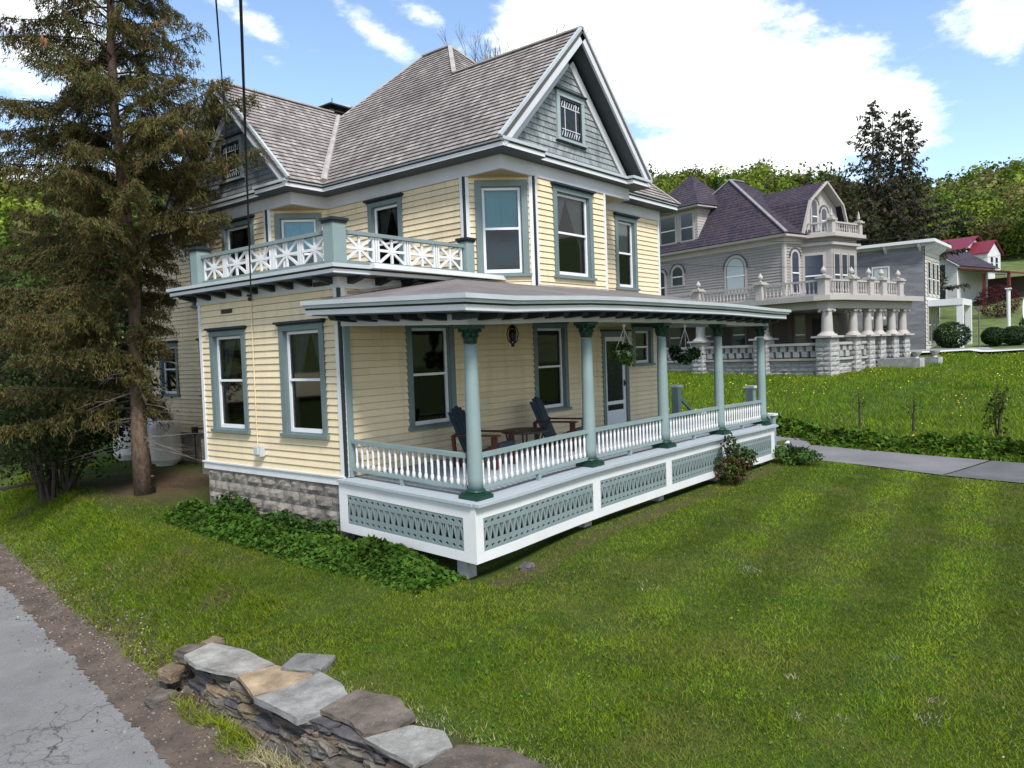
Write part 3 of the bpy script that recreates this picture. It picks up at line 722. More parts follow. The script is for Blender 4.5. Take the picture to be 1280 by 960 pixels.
# --- porch -------------------------------------------------------------
def ss(a, b, x): t = min(1, max(0, (x-a)/(b-a))); return t*t*(3-2*t)
def sag(p):
    x, y, z = p; t = min(1.15, max(0, -y/2.7))
    return (x, y, z-t*(.042+.07*math.exp(-((x)/1.7)**2)+.045*ss(6.5, 10.3, x)))
PM = lambda: MB(sag)
def sub(p, q, n=8):
    p, q = V(p), V(q); return [p+(q-p)*i/n for i in range(n+1)]
def sbeam(mb, p, q, w, h, n=10):
    pts = sub(p, q, n)
    for a, b in zip(pts, pts[1:]): mb.beam(a, b, w, h)
# deck
mb = PM()
for i in range(14):
    x0 = -.12+i*10.5/14; mb.box(x0, -2.77, -.05, x0+10.5/14, 0, -.01)
obj('porch_floor', mb, M['deck'], H)
mb = PM(); mb.box(-.1, -.01, -.02, -.02, .05, 2.3)
pil = MB(); wbox(pil, (0, 0), (1, 0), NY, .03, .13, .02, .06, -.0, 2.3); obj('porch_pilaster', pil, M['teal'], H)
# skirt: white frame + pierced lattice boards
sk = PM(); y0, y1 = -2.72, -2.69
def fx(x0, x1, z0, z1):
    n = max(1, int((x1-x0)/.8))
    for i in range(n): sk.box(x0+(x1-x0)*i/n, y0, z0, x0+(x1-x0)*(i+1)/n, y1, z1)
fx(-.12, 10.3, -.225, -.055); fx(-.12, 10.3, -.80, -.665)
for x0, x1 in ((-.12, .03), (2.62, 2.83), (5.01, 5.22), (7.42, 7.63), (10.1, 10.3)): fx(x0, x1, -.665, -.225)
def fy(ya, yb, z0, z1):
    for i in range(4): sk.box(-.12, ya+(yb-ya)*i/4, z0, -.09, ya+(yb-ya)*(i+1)/4, z1)
fy(-2.69, .05, -.225, -.055); fy(-2.69, .05, -.80, -.665); fy(-.14, .05, -.665, -.225); fy(-2.69, -2.5, -.665, -.225)
obj('porch_skirt', sk, M['white'], H)
sk = PM(); 
for i in range(12): sk.box(-.14+10.5*i/12, -2.80, -.052, -.14+10.5*(i+1)/12, -2.685, -.012)
for i in range(4): sk.box(-.16, -2.685+2.73*i/4, -.052, -.085, -2.685+2.73*(i+1)/4, -.012)
obj('deck_edge', sk, M['deck'], H)
def tile2d(w, h):
    """one period of the pierced board, holes cut through; returns verts2d, faces"""
    bm = bmesh.new()
    loops = [[(0, 0), (w, 0), (w, h), (0, h)]]
    r = w*.27
    for cy in (h*.13, h*.87): loops.append([(w/2+r*math.cos(a), cy+r*.8*math.sin(a)) for a in [PI/2*i for i in range(4)]])
    loops.append([(w*.5-w*.30, h*.30), (w*.5+w*.30, h*.30), (w*.5, h*.66)])
    for sg in (0, 1):   # half triangles at the sides, pointing down
        if sg == 0: loops.append([(w*.02, h*.71), (w*.33, h*.71), (w*.02, h*.40)])
        else: loops.append([(w*.98, h*.71), (w*.98, h*.40), (w*.67, h*.71)])
    es = []
    for lp in loops:
        vs = [bm.verts.new((x, y, 0)) for x, y in lp]
        es += [bm.edges.new((vs[i], vs[(i+1) % len(vs)])) for i in range(len(vs))]
    bmesh.ops.triangle_fill(bm, use_beauty=True, edges=es, normal=(0, 0, 1))
    bm.verts.index_update(); vs = [(v.co.x, v.co.y) for v in bm.verts]; fs = [[v.index for v in f.verts] for f in bm.faces]; bm.free()
    return vs, fs
def lattice(a, b):
    a, b = V(a), V(b); L = (b-a).length; d = (b-a)/L; n = max(1, round(L/.125)); w = L/n; h = .44
    vs, fs = tile2d(w, h); mb = PM()
    for k in range(n):
        mb.add([(a.x+d.x*(k*w+x), a.y+d.y*(k*w+x), -.665+y) for x, y in vs], fs)
    o = obj('lattice_panel', mb, M['panel'], H); so = o.modifiers.new('thick', 'SOLIDIFY'); so.thickness = .02; so.offset = 0; return o
for x0, x1 in ((.03, 2.62), (2.83, 5.01), (5.22, 7.42), (7.63, 10.1)): lattice((x0, -2.705, 0), (x1, -2.705, 0))
lattice((-.105, -.14, 0), (-.105, -2.5, 0))
mb = MB(); mb.box(-.02, -2.6, -1.3, 10.2, -2.4, -.2) if False else None
mb = MB(); mb.box(-.02, -2.45, -1.25, .16, -2.27, -.2); obj('porch_footing', mb, M['nstone'], H)
mb = MB()
for x in (2.7, 5.1, 7.5, 10.0): mb.box(x-.1, -2.55, -1.3, x+.1, -2.35, -.06)
obj('porch_footing', mb, M['nstone'], H)
# columns
CX = [.15, 2.89, 5.37, 7.81, 10.13]; CY = -2.5
def column(x):
    mb = PM(); prof = []
    for i in range(13):
        t = i/12; prof.append((.104-.020*t**1.6, .10+1.93*t))
    mb.lathe(prof, (x, CY, 0), 20)
    c = obj('porch_column', mb, M['teal'], H, smooth=True)
    mb = PM(); mb.box(x-.165, CY-.165, -.01, x+.165, CY+.165, .045); mb.box(x-.14, CY-.14, .045, x+.14, CY+.14, .075); mb.lathe([(.128, .075), (.138, .09), (.13, .11), (.11, .125)], (x, CY, 0), 20)
    obj('column_base', mb, M['dgreen'], c)
    mb = PM(); mb.lathe([(.085, 2.04), (.095, 2.055), (.088, 2.07), (.086, 2.13), (.10, 2.19), (.12, 2.235)], (x, CY, 0), 16)
    for row, (zz, rr, k0) in enumerate(((2.07, .092, 0), (2.125, .102, .5))):
        for k in range(8):
            a = 2*PI*(k+k0)/8; ca, sa = math.cos(a), math.sin(a); tx, ty = -sa, ca; w = .028
            pts = [(rr, 0), (rr+.010, .05), (rr+.032, .08), (rr+.044, .068)]
            vs = []
            for r_, z_ in pts:
                for s_ in (-1, 1): vs.append((x+ca*r_+tx*w*s_, CY+sa*r_+ty*w*s_, zz+z_))
            mb.add(vs, [[0, 1, 3, 2], [2, 3, 5, 4], [4, 5, 7, 6]])
    for k in range(4):
        a = PI/4+k*PI/2; mb.ball((x+.135*math.cos(a), CY+.135*math.sin(a), 2.215), .028, 8, 6)
    mb.box(x-.14, CY-.14, 2.237, x+.14, CY+.14, 2.288)
    obj('column_capital', mb, M['dgreen'], c)
for x in CX: column(x)
# beam, eave, brackets, roof of the porch
mb = PM(); sbeam(mb, (.02, CY, 2.36), (10.24, CY, 2.36), .20, .14, 12)
sbeam(mb, (.07, -2.6, 2.36), (.07, -.001, 2.36), .16, .139, 5); sbeam(mb, (10.16, -2.6, 2.36), (10.16, -.001, 2.36), .16, .139, 5)
obj('porch_beam', mb, M['lilac'], H)
mb = PM(); 
for i in range(12): mb.box(-.5+10.85*i/12, -3.05, 2.436, -.5+10.85*(i+1)/12, 0, 2.452)
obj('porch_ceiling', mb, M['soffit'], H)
pe = [(-.5, .15), (-.5, -3.04), (10.35, -3.04), (10.35, 0)]
def dense(path, st=.9):
    out = []
    for a, b in zip(path, path[1:]):
        n = max(1, int((V(b)-V(a)).length/st)); out += [tuple(V(a)+(V(b)-V(a))*i/n) for i in range(n)]
    return out+[path[-1]]
pe = dense(pe)
obj('porch_fascia', ribbon(PM(), pe, -.03, .0, 2.448, 2.525), M['white'], H)
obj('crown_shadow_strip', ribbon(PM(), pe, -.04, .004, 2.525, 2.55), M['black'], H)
g = ribbon(PM(), pe, -.06, .05, 2.55, 2.595); ribbon(g, pe, -.06, .085, 2.595, 2.655); obj('porch_gutter', g, M['gutter'], H)
for i in range(22):
    x = -.30+i*.49; mb = PM(); mb.prism([(x, -2.61, 2.345), (x, -2.61, 2.435), (x, -2.97, 2.435), (x, -2.93, 2.37)], (.15, 0, 0)); obj('eave_bracket', mb, M['black'], H)
for i in range(5):
    y = -2.25+i*.46; mb = PM(); mb.prism([(-.01, y, 2.345), (-.01, y, 2.435), (-.42, y, 2.435), (-.38, y, 2.37)], (0, .15, 0)); obj('eave_bracket', mb, M['black'], H)
k = .165; rb = PM()
def zr(d): return 2.645+k*d
def facet(pts, nx=8):
    rb.poly(pts)
E_ = (-.56, -3.11); XR = 10.42
W_ = 3.11
n = 10
for i in range(n):   # main facet between the hips
    a, b = i/n, (i+1)/n
    p = lambda t: V((E_[0]+(XR-E_[0])*t, -3.11, zr(0))); q = lambda t: V(((E_[0]+W_)+((XR-W_)-(E_[0]+W_))*t, 0, zr(W_)))
    rb.poly([p(a), p(b), q(b), q(a)])
rb.poly([V((-.56, .2, zr(0))), V((-.56, -3.11, zr(0))), V((-.56+W_, 0, zr(W_))), V((-.56+W_, .0, zr(W_))), V((-.3, .2, zr(.26)))])
rb.poly([V((XR, -3.11, zr(0))), V((XR, 0, zr(0))), V((XR-W_, 0, zr(W_)))])
obj('porch_roof', rb, M['roof_low'], H)
mb = MB(); mb.beam((.15, -.02, 2.80), (2.3, -.02, 3.09), .04, .05); mb.beam((3.80, -.905, 3.005), (6.1, -.905, 3.005), .03, .03); obj('roof_flashing', mb, M['flash'], H)
# railings with turned balusters
def turned(mb, x, y, z0, z1):
    h = z1-z0; prof = [(.017, 0), (.022, .03), (.027, .12), (.024, .20), (.015, .26), (.021, .29), (.015, .32), (.018, .45), (.022, .78), (.013, .84), (.02, .87), (.014, .90), (.022, 1.0)]
    mb.lathe([(r_, z0+h*t) for r_, t in prof], (x, y, 0), 8)
def railing(a, b, n, feet):
    a, b = V(a), V(b); d = (b-a).normalized(); mb = PM()
    sbeam(mb, a+V((0, 0, .545)), b+V((0, 0, .545)), .09, .055, 4); r = obj('porch_railing', mb, M['teal'], H); mb = PM(); sbeam(mb, a+V((0, 0, .115)), b+V((0, 0, .115)), .07, .045, 4); obj('bottom_rail', mb, M['teal'], r)
    for i in range(n):
        p = a+(b-a)*((i+.5)/n); m2 = PM(); turned(m2, p.x, p.y, .138, .518); obj('baluster', m2, M['white'], r, smooth=True)
    for t in feet:
        p = a+(b-a)*t; m2 = PM(); m2.box(p.x-.03, p.y-.03, -.01, p.x+.03, p.y+.03, .092); obj('rail_foot', m2, M['teal'], r)
railing((.10, -.08, 0), (.14, -2.38, 0), 19, (.45,))
for (xa, xb), n in zip(zip(CX, CX[1:]), (21, 19, 19, 18)): railing((xa+.09, CY, 0), (xb-.09, CY, 0), n, (.5,))
# screen door
mb = MB(); B = lambda m_, *a: wbox(m_, (7.33, 0), (1, 0), NY, *a)
B(mb, -.11, 0, 0, .04, 0, 2.09); B(mb, .90, 1.01, 0, .04, 0, 2.09); B(mb, -.11, 1.01, 0, .045, 2.09, 2.2)
dr = obj('door_casing', mb, M['blue'], H); mb = MB(); B(mb, -.17, 1.07, 0, .10, 2.201, 2.24); obj('head_cap', mb, M['black'], dr)
mb = MB(); t = .10
B(mb, .004, t, -.04, .0, .01, 2.08); B(mb, .896-t, .896, -.04, .0, .01, 2.08); B(mb, t, .896-t, -.04, 0, .01, .40); B(mb, t, .896-t, -.04, 0, .53, .61); B(mb, t, .896-t, -.04, 0, 1.98, 2.08)
door = obj('screen_door', mb, M['sash'], H); mb = MB()
B(mb, t, .896-t, -.025, -.02, .40, .53); B(mb, t, .896-t, -.025, -.02, .61, 1.98); obj('mesh_screen', mb, M['gpane'], door)
mb = MB(); mb.ball((8.16, -.04, 1.0), .025, 8, 6); mb.box(8.14, -.02, .93, 8.18, .0, 1.07)
for z in (.5, 1.1, 1.75): mb.box(7.325, -.015, z-.05, 7.34, .0, z+.05)
obj('door_handle', mb, M['iron'], door)
mb = MB(); B(mb, .0, .9, -.3, -.28, 0, 2.09); obj('inner_door', mb, M['room'], door)
# small fittings on the street wall
mb = MB(); wbox(mb, (0, 2.30), (0, -1), MX, 0, .17, .016, .11, .20, .37); wbox(mb, (0, 2.27), (0, -1), MX, 0, .11, .11, .15, .24, .36); obj('dryer_vent', mb, M['gutter'], H)
mb = MB(); wbox(mb, (0, 3.28), (0, -1), MX, 0, .34, .012, .028, 2.67, 2.74); obj('soffit_vent', mb, M['bark_dark'], H); mb = MB(); wbox(mb, (0, .56), (0, -1), MX, 0, .40, .03, .044, 2.92, 2.99); obj('soffit_vent', mb, M['bark_dark'], H)
mb = MB(); mb.tube([(-.03, 2.30, 2.95), (-.035, 2.31, 2.3), (-.03, 2.32, .35)], .009, 6); obj('cable', mb, M['siding'], H)
mb = MB(); mb.ball((-.06, 2.30, 2.86), .035, 8, 6); mb.box(-.10, 2.28, 2.90, .0, 2.32, 2.94); obj('insulator', mb, M['bark_dark'], H)
# side steps to the drive with newel posts
st = MB()
for i in range(5): st.box(10.3+i*.28, -2.0, -1.05, 10.58+i*.28, -.7, -.16-i*.17)
obj('side_steps', st, M['deck'], H)
def newel(x, y, z1):
    p = MB(); p.box(x-.09, y-.09, -1.0, x+.09, y+.09, z1); o = obj('newel_post', p, M['teal'], H); c = MB(); c.box(x-.13, y-.13, z1, x+.13, y+.13, z1+.05); obj('post_cap', c, M['white'], o)
newel(10.46, -.15, .77); newel(10.46, -2.1, .75); newel(11.75, -.15, -.02); newel(11.75, -2.1, -.02)
mb = MB()
for y in (-.15, -2.1): mb.beam((10.5, y, .55), (11.7, y, -.12), .06, .06)
obj('step_rail', mb, M['teal'], H)
# ------------------------------------------------------------------ terrain
XE = lambda y: -3.77+.140*y+.0015*y*y*(y > 0)   # street edge
def pw_lin(x, pts):
    return np.interp(x, [p[0] for p in pts], [p[1] for p in pts])
def sst(a, b, x): t = np.clip((np.asarray(x)-a)/(b-a), 0, 1); return t*t*(3-2*t)
BASE = [(-60, -1.0), (13, -1.0), (16, -.95), (25, -.5), (34, 0.0), (48, .9), (60, 1.05), (75, 2.6), (90, 4.6), (122, 10), (160, 18), (215, 42), (260, 54), (330, 58), (700, 60)]
def G(x, y):
    x = np.asarray(x, float); y = np.asarray(y, float)
    r = np.hypot(x-CAM.x, y-CAM.y)
    z = pw_lin(np.maximum(x, (r-8)*sst(25, 55, r)), BASE)
    z = z + .22*sst(1.5, 10, y)*(1-sst(14, 30, x))*(1-sst(20, 40, y))
    z = z + .17*sst(.4, 2.4, x)*(1-sst(10.6, 12.5, x))*sst(-6.5, -2.8, y)*(1-sst(1, 3, y))
    s = x-XE(y)
    wallmask = sst(-1.5, -1.95, y)*1.0
    top = -.14*sst(4.5, 1.2, s)          # lawn dips slightly towards the street
    lawn = z+top
    street = -1.64
    bank = lawn+(street-lawn)*np.where(s > 1.9, 0, np.where(s < .55, 1-.08*np.clip(s/.55, 0, 1), .92*(1-sst(.55, 1.9, s))))
    lawn2 = z-.165
    xw = -3.28
    stepv = np.where(x > xw, lawn2, np.where(x > xw-.12, lawn2+(-1.50-lawn2)*(xw-x)/.12, -1.50+(street+1.50)*sst(0, .8, (xw-.12)-x)))
    out = bank*(1-wallmask)+stepv*wallmask
    out = np.where(s < -.0, street, out)
    return out
def grid(xs, ys, dz=0):
    X, Y = np.meshgrid(xs, ys, indexing='ij'); Zz = G(X, Y)+dz
    vs = np.stack([X, Y, Zz], -1).reshape(-1, 3); nx, ny = len(xs), len(ys)
    i, j = np.meshgrid(np.arange(nx-1), np.arange(ny-1), indexing='ij'); a = (i*ny+j).ravel()
    return vs, np.stack([a, a+ny, a+ny+1, a+1], -1)
# lawn / soil material
def ground_mat():
    mt, nt, b = new_mat('lawn_ground'); vec = coords(nt)
    g1 = ramp(nt, noise(nt, vec, 1.3, 6, .65), [(.3, (.028, .048, .010)), (.55, (.05, .078, .016)), (.75, (.085, .10, .028))])
    fine = ramp(nt, noise(nt, vec, 30, 3, .7), [(.25, (.55, .55, .5)), (.75, (1.3, 1.3, 1.2))])
    g1 = mixc(nt, 1, g1, fine, 'MULTIPLY')
    soil = ramp(nt, noise(nt, vec, 14, 5, .7), [(.3, (.05, .033, .022)), (.7, (.12, .085, .055))])
    at = N(nt, 'ShaderNodeAttribute', attribute_name='soil')
    nz = noise(nt, vec, 3.2, 6, .7)
    ma = N(nt, 'ShaderNodeMath', operation='MULTIPLY_ADD'); ma.inputs[1].default_value = 1.5; nt.links.new(at.outputs['Fac'], ma.inputs[0])
    sb = N(nt, 'ShaderNodeMath', operation='SUBTRACT'); nt.links.new(nz, sb.inputs[0]); sb.inputs[1].default_value = .75; nt.links.new(sb.outputs[0], ma.inputs[2])
    k = N(nt, 'ShaderNodeClamp'); nt.links.new(ma.outputs[0], k.inputs[0])
    c = mixc(nt, k.outputs[0], g1, soil)
    nt.links.new(c, b.inputs['Base Color']); b.inputs['Roughness'].default_value = .95; b.inputs['Specular IOR Level'].default_value = .1
    bp = N(nt, 'ShaderNodeBump'); bp.inputs['Strength'].default_value = .6; bp.inputs['Distance'].default_value = .03
    nt.links.new(noise(nt, vec, 25, 5, .7), bp.inputs['Height']); nt.links.new(bp.outputs[0], b.inputs['Normal'])
    return mt
def soilmask(x, y):
    s = x-XE(y)
    m = np.maximum(0, 1-np.abs(s-.25)/.75)*1.4
    m = np.maximum(m, .85*np.exp(-(((x-.9)/2.0)**2+((y-7.8)/2.6)**2)))           # under the spruce
    m = np.maximum(m, .7*np.exp(-((y+2.95)/.25)**2)*(x > -.1)*(x < 10))           # along the skirt
    m = np.maximum(m, .5*np.exp(-((x+3.3)/.25)**2)*(y < -1.2))
    for cx, cy, rr in ((-.8, -8.05, .07), (-.45, -8.02, .05), (-.64, -6.93, .05), (-1.36, -7.2, .06), (-1.2, -7.5, .04), (.3, -7.55, .05), (.9, -4.6, .10), (2.2, -5.4, .12), (-2.2, -.1, .3), (-1.6, 2.2, .3)):
        m = np.maximum(m, .95*np.exp(-(((x-cx)**2+(y-cy)**2)/rr**2)))
    return np.clip(m, 0, 1)
xs = np.concatenate([np.linspace(-60, -7, 16)[:-1], np.arange(-7, -4.3, .2), np.arange(-4.3, -2.9, .06), np.arange(-2.9, 14.01, .22), np.linspace(14.5, 53, 60)])
ys = np.concatenate([np.linspace(-66, -13, 20)[:-1], np.arange(-13, 13.01, .25), np.linspace(13.5, 52, 40)])
vs, fs = grid(xs, ys)
gm = ground_mat()
lawn = np_mesh('lawn', vs, fs, 4, gm, kind='structure', smooth=True)
at = lawn.data.attributes.new('soil', 'FLOAT', 'POINT'); at.data.foreach_set('value', soilmask(vs[:, 0], vs[:, 1]).astype(np.float32))
# far hillside: polar sheet from 60 m to beyond the skyline
rr_ = np.concatenate([np.linspace(58, 340, 70), np.linspace(360, 1500, 16)]); aa = np.radians(np.linspace(-60, 150, 130))
Rg, Ag = np.meshgrid(rr_, aa, indexing='ij')
HX, HY = CAM.x+Rg*np.cos(Ag), CAM.y+Rg*np.sin(Ag)
def hillz(r, a):
    z = pw_lin(r, [(50, .9), (58, 1.0), (68, 1.1), (85, 3.4), (110, 8), (150, 17), (215, 40), (255, 52), (300, 55), (1500, 52)])
    z = z*(1-.23*sst(70, 200, r)*sst(.42, .22, a)-.03*sst(70, 200, r))
    return z*(1+.03*np.sin(a*9)+.02*np.sin(a*23+1))+np.sin(a*31+r*.02)*.8*sst(90, 180, r)
HZ = hillz(Rg, Ag)-.25*(Rg < 66)
nv = np.stack([HX, HY, HZ], -1).reshape(-1, 3); nx, ny = HX.shape
i, j = np.meshgrid(np.arange(nx-1), np.arange(ny-1), indexing='ij'); a_ = (i*ny+j).ravel(); hf = np.stack([a_, a_+ny, a_+ny+1, a_+1], -1)
hm = paint('hillside_ground', (.085, .12, .03), .45, .6, .95, .6, 4, dirt=((.13, .11, .05), .5))
np_mesh('hillside', nv, hf, 4, hm, kind='structure', smooth=True)
# street
def street_mat():
    mt, nt, b = new_mat('old_asphalt'); vec = coords(nt)
    base = ramp(nt, noise(nt, vec, .9, 5, .6), [(.3, (.15, .147, .15)), (.7, (.225, .222, .225))])
    fine = ramp(nt, noise(nt, vec, 60, 3, .7), [(.25, (.75, .75, .75)), (.75, (1.2, 1.2, 1.2))]); base = mixc(nt, 1, base, fine, 'MULTIPLY')
    vo = N(nt, 'ShaderNodeTexVoronoi', feature='DISTANCE_TO_EDGE'); vo.inputs['Scale'].default_value = 1.15
    wv = N(nt, 'ShaderNodeVectorMath', operation='ADD'); nn = N(nt, 'ShaderNodeTexNoise'); nn.inputs['Scale'].default_value = 3.5; nn.inputs['Detail'].default_value = 5; nt.links.new(vec, nn.inputs['Vector'])
    sc = N(nt, 'ShaderNodeVectorMath', operation='SCALE'); sc.inputs[3].default_value = .45; nt.links.new(nn.outputs['Color'], sc.inputs[0])
    nt.links.new(vec, wv.inputs[0]); nt.links.new(sc.outputs[0], wv.inputs[1]); nt.links.new(wv.outputs[0], vo.inputs['Vector'])
    k = ramp(nt, vo.outputs[0], [(.0, (1, 1, 1)), (.018, (0, 0, 0))])
    k2 = ramp(nt, noise(nt, vec, .45, 3), [(.45, (0, 0, 0)), (.6, (1, 1, 1))]); k = mixc(nt, 1, k, k2, 'MULTIPLY')
    v2 = N(nt, 'ShaderNodeTexVoronoi', feature='DISTANCE_TO_EDGE'); v2.inputs['Scale'].default_value = 5.0; nt.links.new(wv.outputs[0], v2.inputs['Vector'])
    ka = ramp(nt, v2.outputs[0], [(.0, (1, 1, 1)), (.03, (0, 0, 0))]); ka = mixc(nt, 1, ka, ramp(nt, noise(nt, vec, .8, 4), [(.5, (0, 0, 0)), (.62, (.8, .8, .8))]), 'MULTIPLY')
    base = mixc(nt, ka, base, (.06, .055, .05))
    base = mixc(nt, ramp(nt, noise(nt, vec, .5, 5, .7), [(.5, (0, 0, 0)), (.7, (.6, .6, .6))]), base, (.13, .125, .125))
    base = mixc(nt, k, base, (.04, .037, .035))
    nt.links.new(base, b.inputs['Base Color']); b.inputs['Roughness'].default_value = .9; b.inputs['Specular IOR Level'].default_value = .2
    bp = N(nt, 'ShaderNodeBump'); bp.inputs['Strength'].default_value = .4; bp.inputs['Distance'].default_value = .01; nt.links.new(noise(nt, vec, 70, 3), bp.inputs['Height']); nt.links.new(bp.outputs[0], b.inputs['Normal'])
    return mt
SM = street_mat()
def ribbon_sheet(name, ys_, fa, fb, mat, zf, n=8, jit=0, **kw):
    vs = []; 
    for y in ys_:
        for k in range(n+1):
            t = k/n; x = fa(y)+(fb(y)-fa(y))*t
            if jit and k in (0, n): x += jit*(.7*mnoise.noise(V((y*.9, k, 3)))+.6*mnoise.noise(V((y*5.1, k, 7)))+.5*mnoise.noise(V((y*14, k, 9))))
            vs.append((x, y, zf(x, y)))
    f = [[i*(n+1)+k, (i+1)*(n+1)+k, (i+1)*(n+1)+k+1, i*(n+1)+k+1] for i in range(len(ys_)-1) for k in range(n)]
    return np_mesh(name, np.array(vs), np.array(f), 4, mat, **kw)
yy = np.concatenate([np.arange(-30, -7, .5), np.arange(-7, 12, .05), np.arange(12, 45, .5)])
ribbon_sheet('street', yy, lambda y: XE(y)-8.5, lambda y: XE(y)-.02, SM, lambda x, y: -1.630, 8, .10, kind='structure')
dm = paint('brown_road_dirt', (.095, .070, .056), .35, 3, .95, .7, 40, dirt=((.20, .16, .13), .5))
ribbon_sheet('dirt_shoulder', yy, lambda y: XE(y)-.10, lambda y: XE(y)+.40, dm, lambda x, y: max(-1.622, float(G(x, y))+.012), 8, .12, kind='structure')
# driveway: runs from the street side of the lawn past the porch steps
def path_sheet(name, ctr, wl, wr, mat, dz, n=6, **kw):
    ctr = [V(c) for c in ctr]; vs = []; out = []
    for a, b in zip(ctr, ctr[1:]):
        L = (b-a).length; m_ = max(1, int(L/.5)); out += [a+(b-a)*i/m_ for i in range(m_)]
    out.append(ctr[-1])
    for i, p in enumerate(out):
        d = (out[min(i+1, len(out)-1)]-out[max(i-1, 0)]).normalized(); nr = V((-d.y, d.x))
        for k in range(n+1):
            q = p+nr*(wl+(wr-wl)*k/n); vs.append((q.x, q.y, float(G(q.x, q.y))+dz))
    f = [[i*(n+1)+k, (i+1)*(n+1)+k, (i+1)*(n+1)+k+1, i*(n+1)+k+1] for i in range(len(out)-1) for k in range(n)]
    return np_mesh(name, np.array(vs), np.array(f), 4, mat, **kw)
am = paint('grey_driveway', (.155, .152, .154), .2, .8, .9, .3, 60, dirt=((.14, .13, .14), .5))
am2 = paint('dark_driveway_slab', (.10, .098, .102), .25, 1.2, .9, .3, 60)
dc = [(9.9, -20), (11.9, -8.2), (12.3, -6.35)]; dc2 = [(12.31, -6.3), (12.7, -4.4), (13.4, -2.2), (14.6, 1.0), (15.6, 8)]
path_sheet('driveway', dc2, -1.35, 1.3, am, .02, kind='structure'); path_sheet('driveway', dc, -1.35, 1.3, am2, .02, kind='structure')
# far road in front of the neighbours
am3 = paint('far_road', (.23, .23, .25), .1, .3, .9)
fr_ = [(46.5, 6.0), (48.2, 1.5), (50.2, -2.5), (52.5, -5.5), (56, -9), (62, -14)]
path_sheet('far_road', fr_, -1.8, 1.8, am3, .10, kind='structure')
cw = paint('pale_concrete', (.55, .54, .52), .06, 1, .8)
path_sheet('pavement', fr_, -2.9, -1.9, cw, .16, kind='structure')

# ------------------------------------------------------------------ vegetation helpers
def leaves(centers, size, up=.3, aspect=.55, jitter=.35, dirs=None):
    """one quad per centre; random orientation biased to face up/out; returns verts, faces"""
    n = len(centers); nrm = rng.normal(size=(n, 3))
    if dirs is not None: nrm = nrm*.7+dirs
    nrm[:, 2] += up; nrm /= np.linalg.norm(nrm, axis=1)[:, None]+1e-9
    t = rng.normal(size=(n, 3)); t -= nrm*(t*nrm).sum(1)[:, None]; t /= np.linalg.norm(t, axis=1)[:, None]+1e-9
    b = np.cross(nrm, t); sz = (np.asarray(size)*(1+jitter*rng.normal(size=n)).clip(.4, 2))[:, None]
    c = np.asarray(centers)
    v = np.stack([c-t*sz*.5, c+b*sz*aspect*.5, c+t*sz*.5, c-b*sz*aspect*.5], 1).reshape(-1, 3)
    return v, np.arange(n*4).reshape(n, 4)
def tints(n, base, var=.3, hue=.12):
    base = np.asarray(base); k = (1+var*rng.normal(size=(n, 1))).clip(.35, 2.0)
    h = 1+hue*rng.normal(size=(n, 3)); c = np.clip(base*k*h, .002, .9)
    return np.repeat(c, 4, axis=0)
def crown_pts(center, radii, n, lobes=9, rough=.35, shell=.55, seed=0):
    """points in an uneven lobed crown"""
    r_ = np.random.default_rng(seed); c = np.asarray(center); R = np.asarray(radii)
    lc = r_.normal(size=(lobes, 3)); lc /= np.linalg.norm(lc, axis=1)[:, None]; lc *= (r_.uniform(.35, .75, size=(lobes, 1))); lr = r_.uniform(.32, .58, size=lobes)
    lobe = r_.integers(0, lobes, size=n); d = r_.normal(size=(n, 3)); d /= np.linalg.norm(d, axis=1)[:, None]
    rad = lr[lobe]*(shell+(1-shell)*r_.random(n)**.6)*(1+rough*.4*r_.normal(size=n))
    p = lc[lobe]+d*rad[:, None]
    return c+p*R, d, lobe
def leafy(name, parent, center, radii, n, size, base, seed, var=.3, mat=None, lobes=9, up=.35, shell=.5, red=0, **kw):
    p, d, lobe = crown_pts(center, radii, n, lobes, seed=seed, shell=shell)
    v, f = leaves(p, size, up=up, dirs=d*.6)
    r_ = np.random.default_rng(seed+1); lt = 1+.22*r_.normal(size=lobes)
    c = tints(n, base, var); c *= np.repeat(lt[lobe], 4)[:, None]
    if red: rm = np.repeat((r_.random(n) < red) & (p[:, 2] < center[2]+.1), 4); c[rm] = np.array([.11, .032, .022])
    return np_mesh(name, v, f, 4, mat or M['leaf'], col=np.clip(c, .002, .9), parent=parent, **kw)
def limbs(mb, base, h, r, n, spread, seed, lean=(0, 0), up=.5, twig=True):
    rd = random.Random(seed); b = V(base); top = b+V((lean[0], lean[1], h))
    pts = [b+(top-b)*t+V((rd.uniform(-.04, .04)*h*t*(1-t)*2, rd.uniform(-.04, .04)*h*t*(1-t)*2, 0)) for t in (0, .25, .5, .75, 1)]
    mb.tube(pts, [r*1.25, r, r*.8, r*.5, r*.15], 9)
    for k in range(n):
        t = .3+.65*k/n; p0 = b+(top-b)*t; a = rd.uniform(0, 2*PI); L = spread*(1.1-t*.6)*rd.uniform(.7, 1.2)
        d = V((math.cos(a), math.sin(a), up+rd.uniform(-.2, .3))).normalized()
        p1 = p0+d*L*.5+V((0, 0, .05*L)); p2 = p0+d*L+V((0, 0, .22*L)); rr2 = r*.42*(1.1-t)
        mb.tube([p0, p1, p2], [rr2, rr2*.6, rr2*.15], 5)
        if twig:
            for q in range(3):
                a2 = a+rd.uniform(-1, 1); s_ = p0+(p2-p0)*rd.uniform(.4, .9); e_ = s_+V((math.cos(a2), math.sin(a2), rd.uniform(.2, .9)))*L*.35
                mb.tube([s_, (s_+e_)/2+V((0, 0, .03)), e_], [rr2*.4, rr2*.25, rr2*.08], 4)
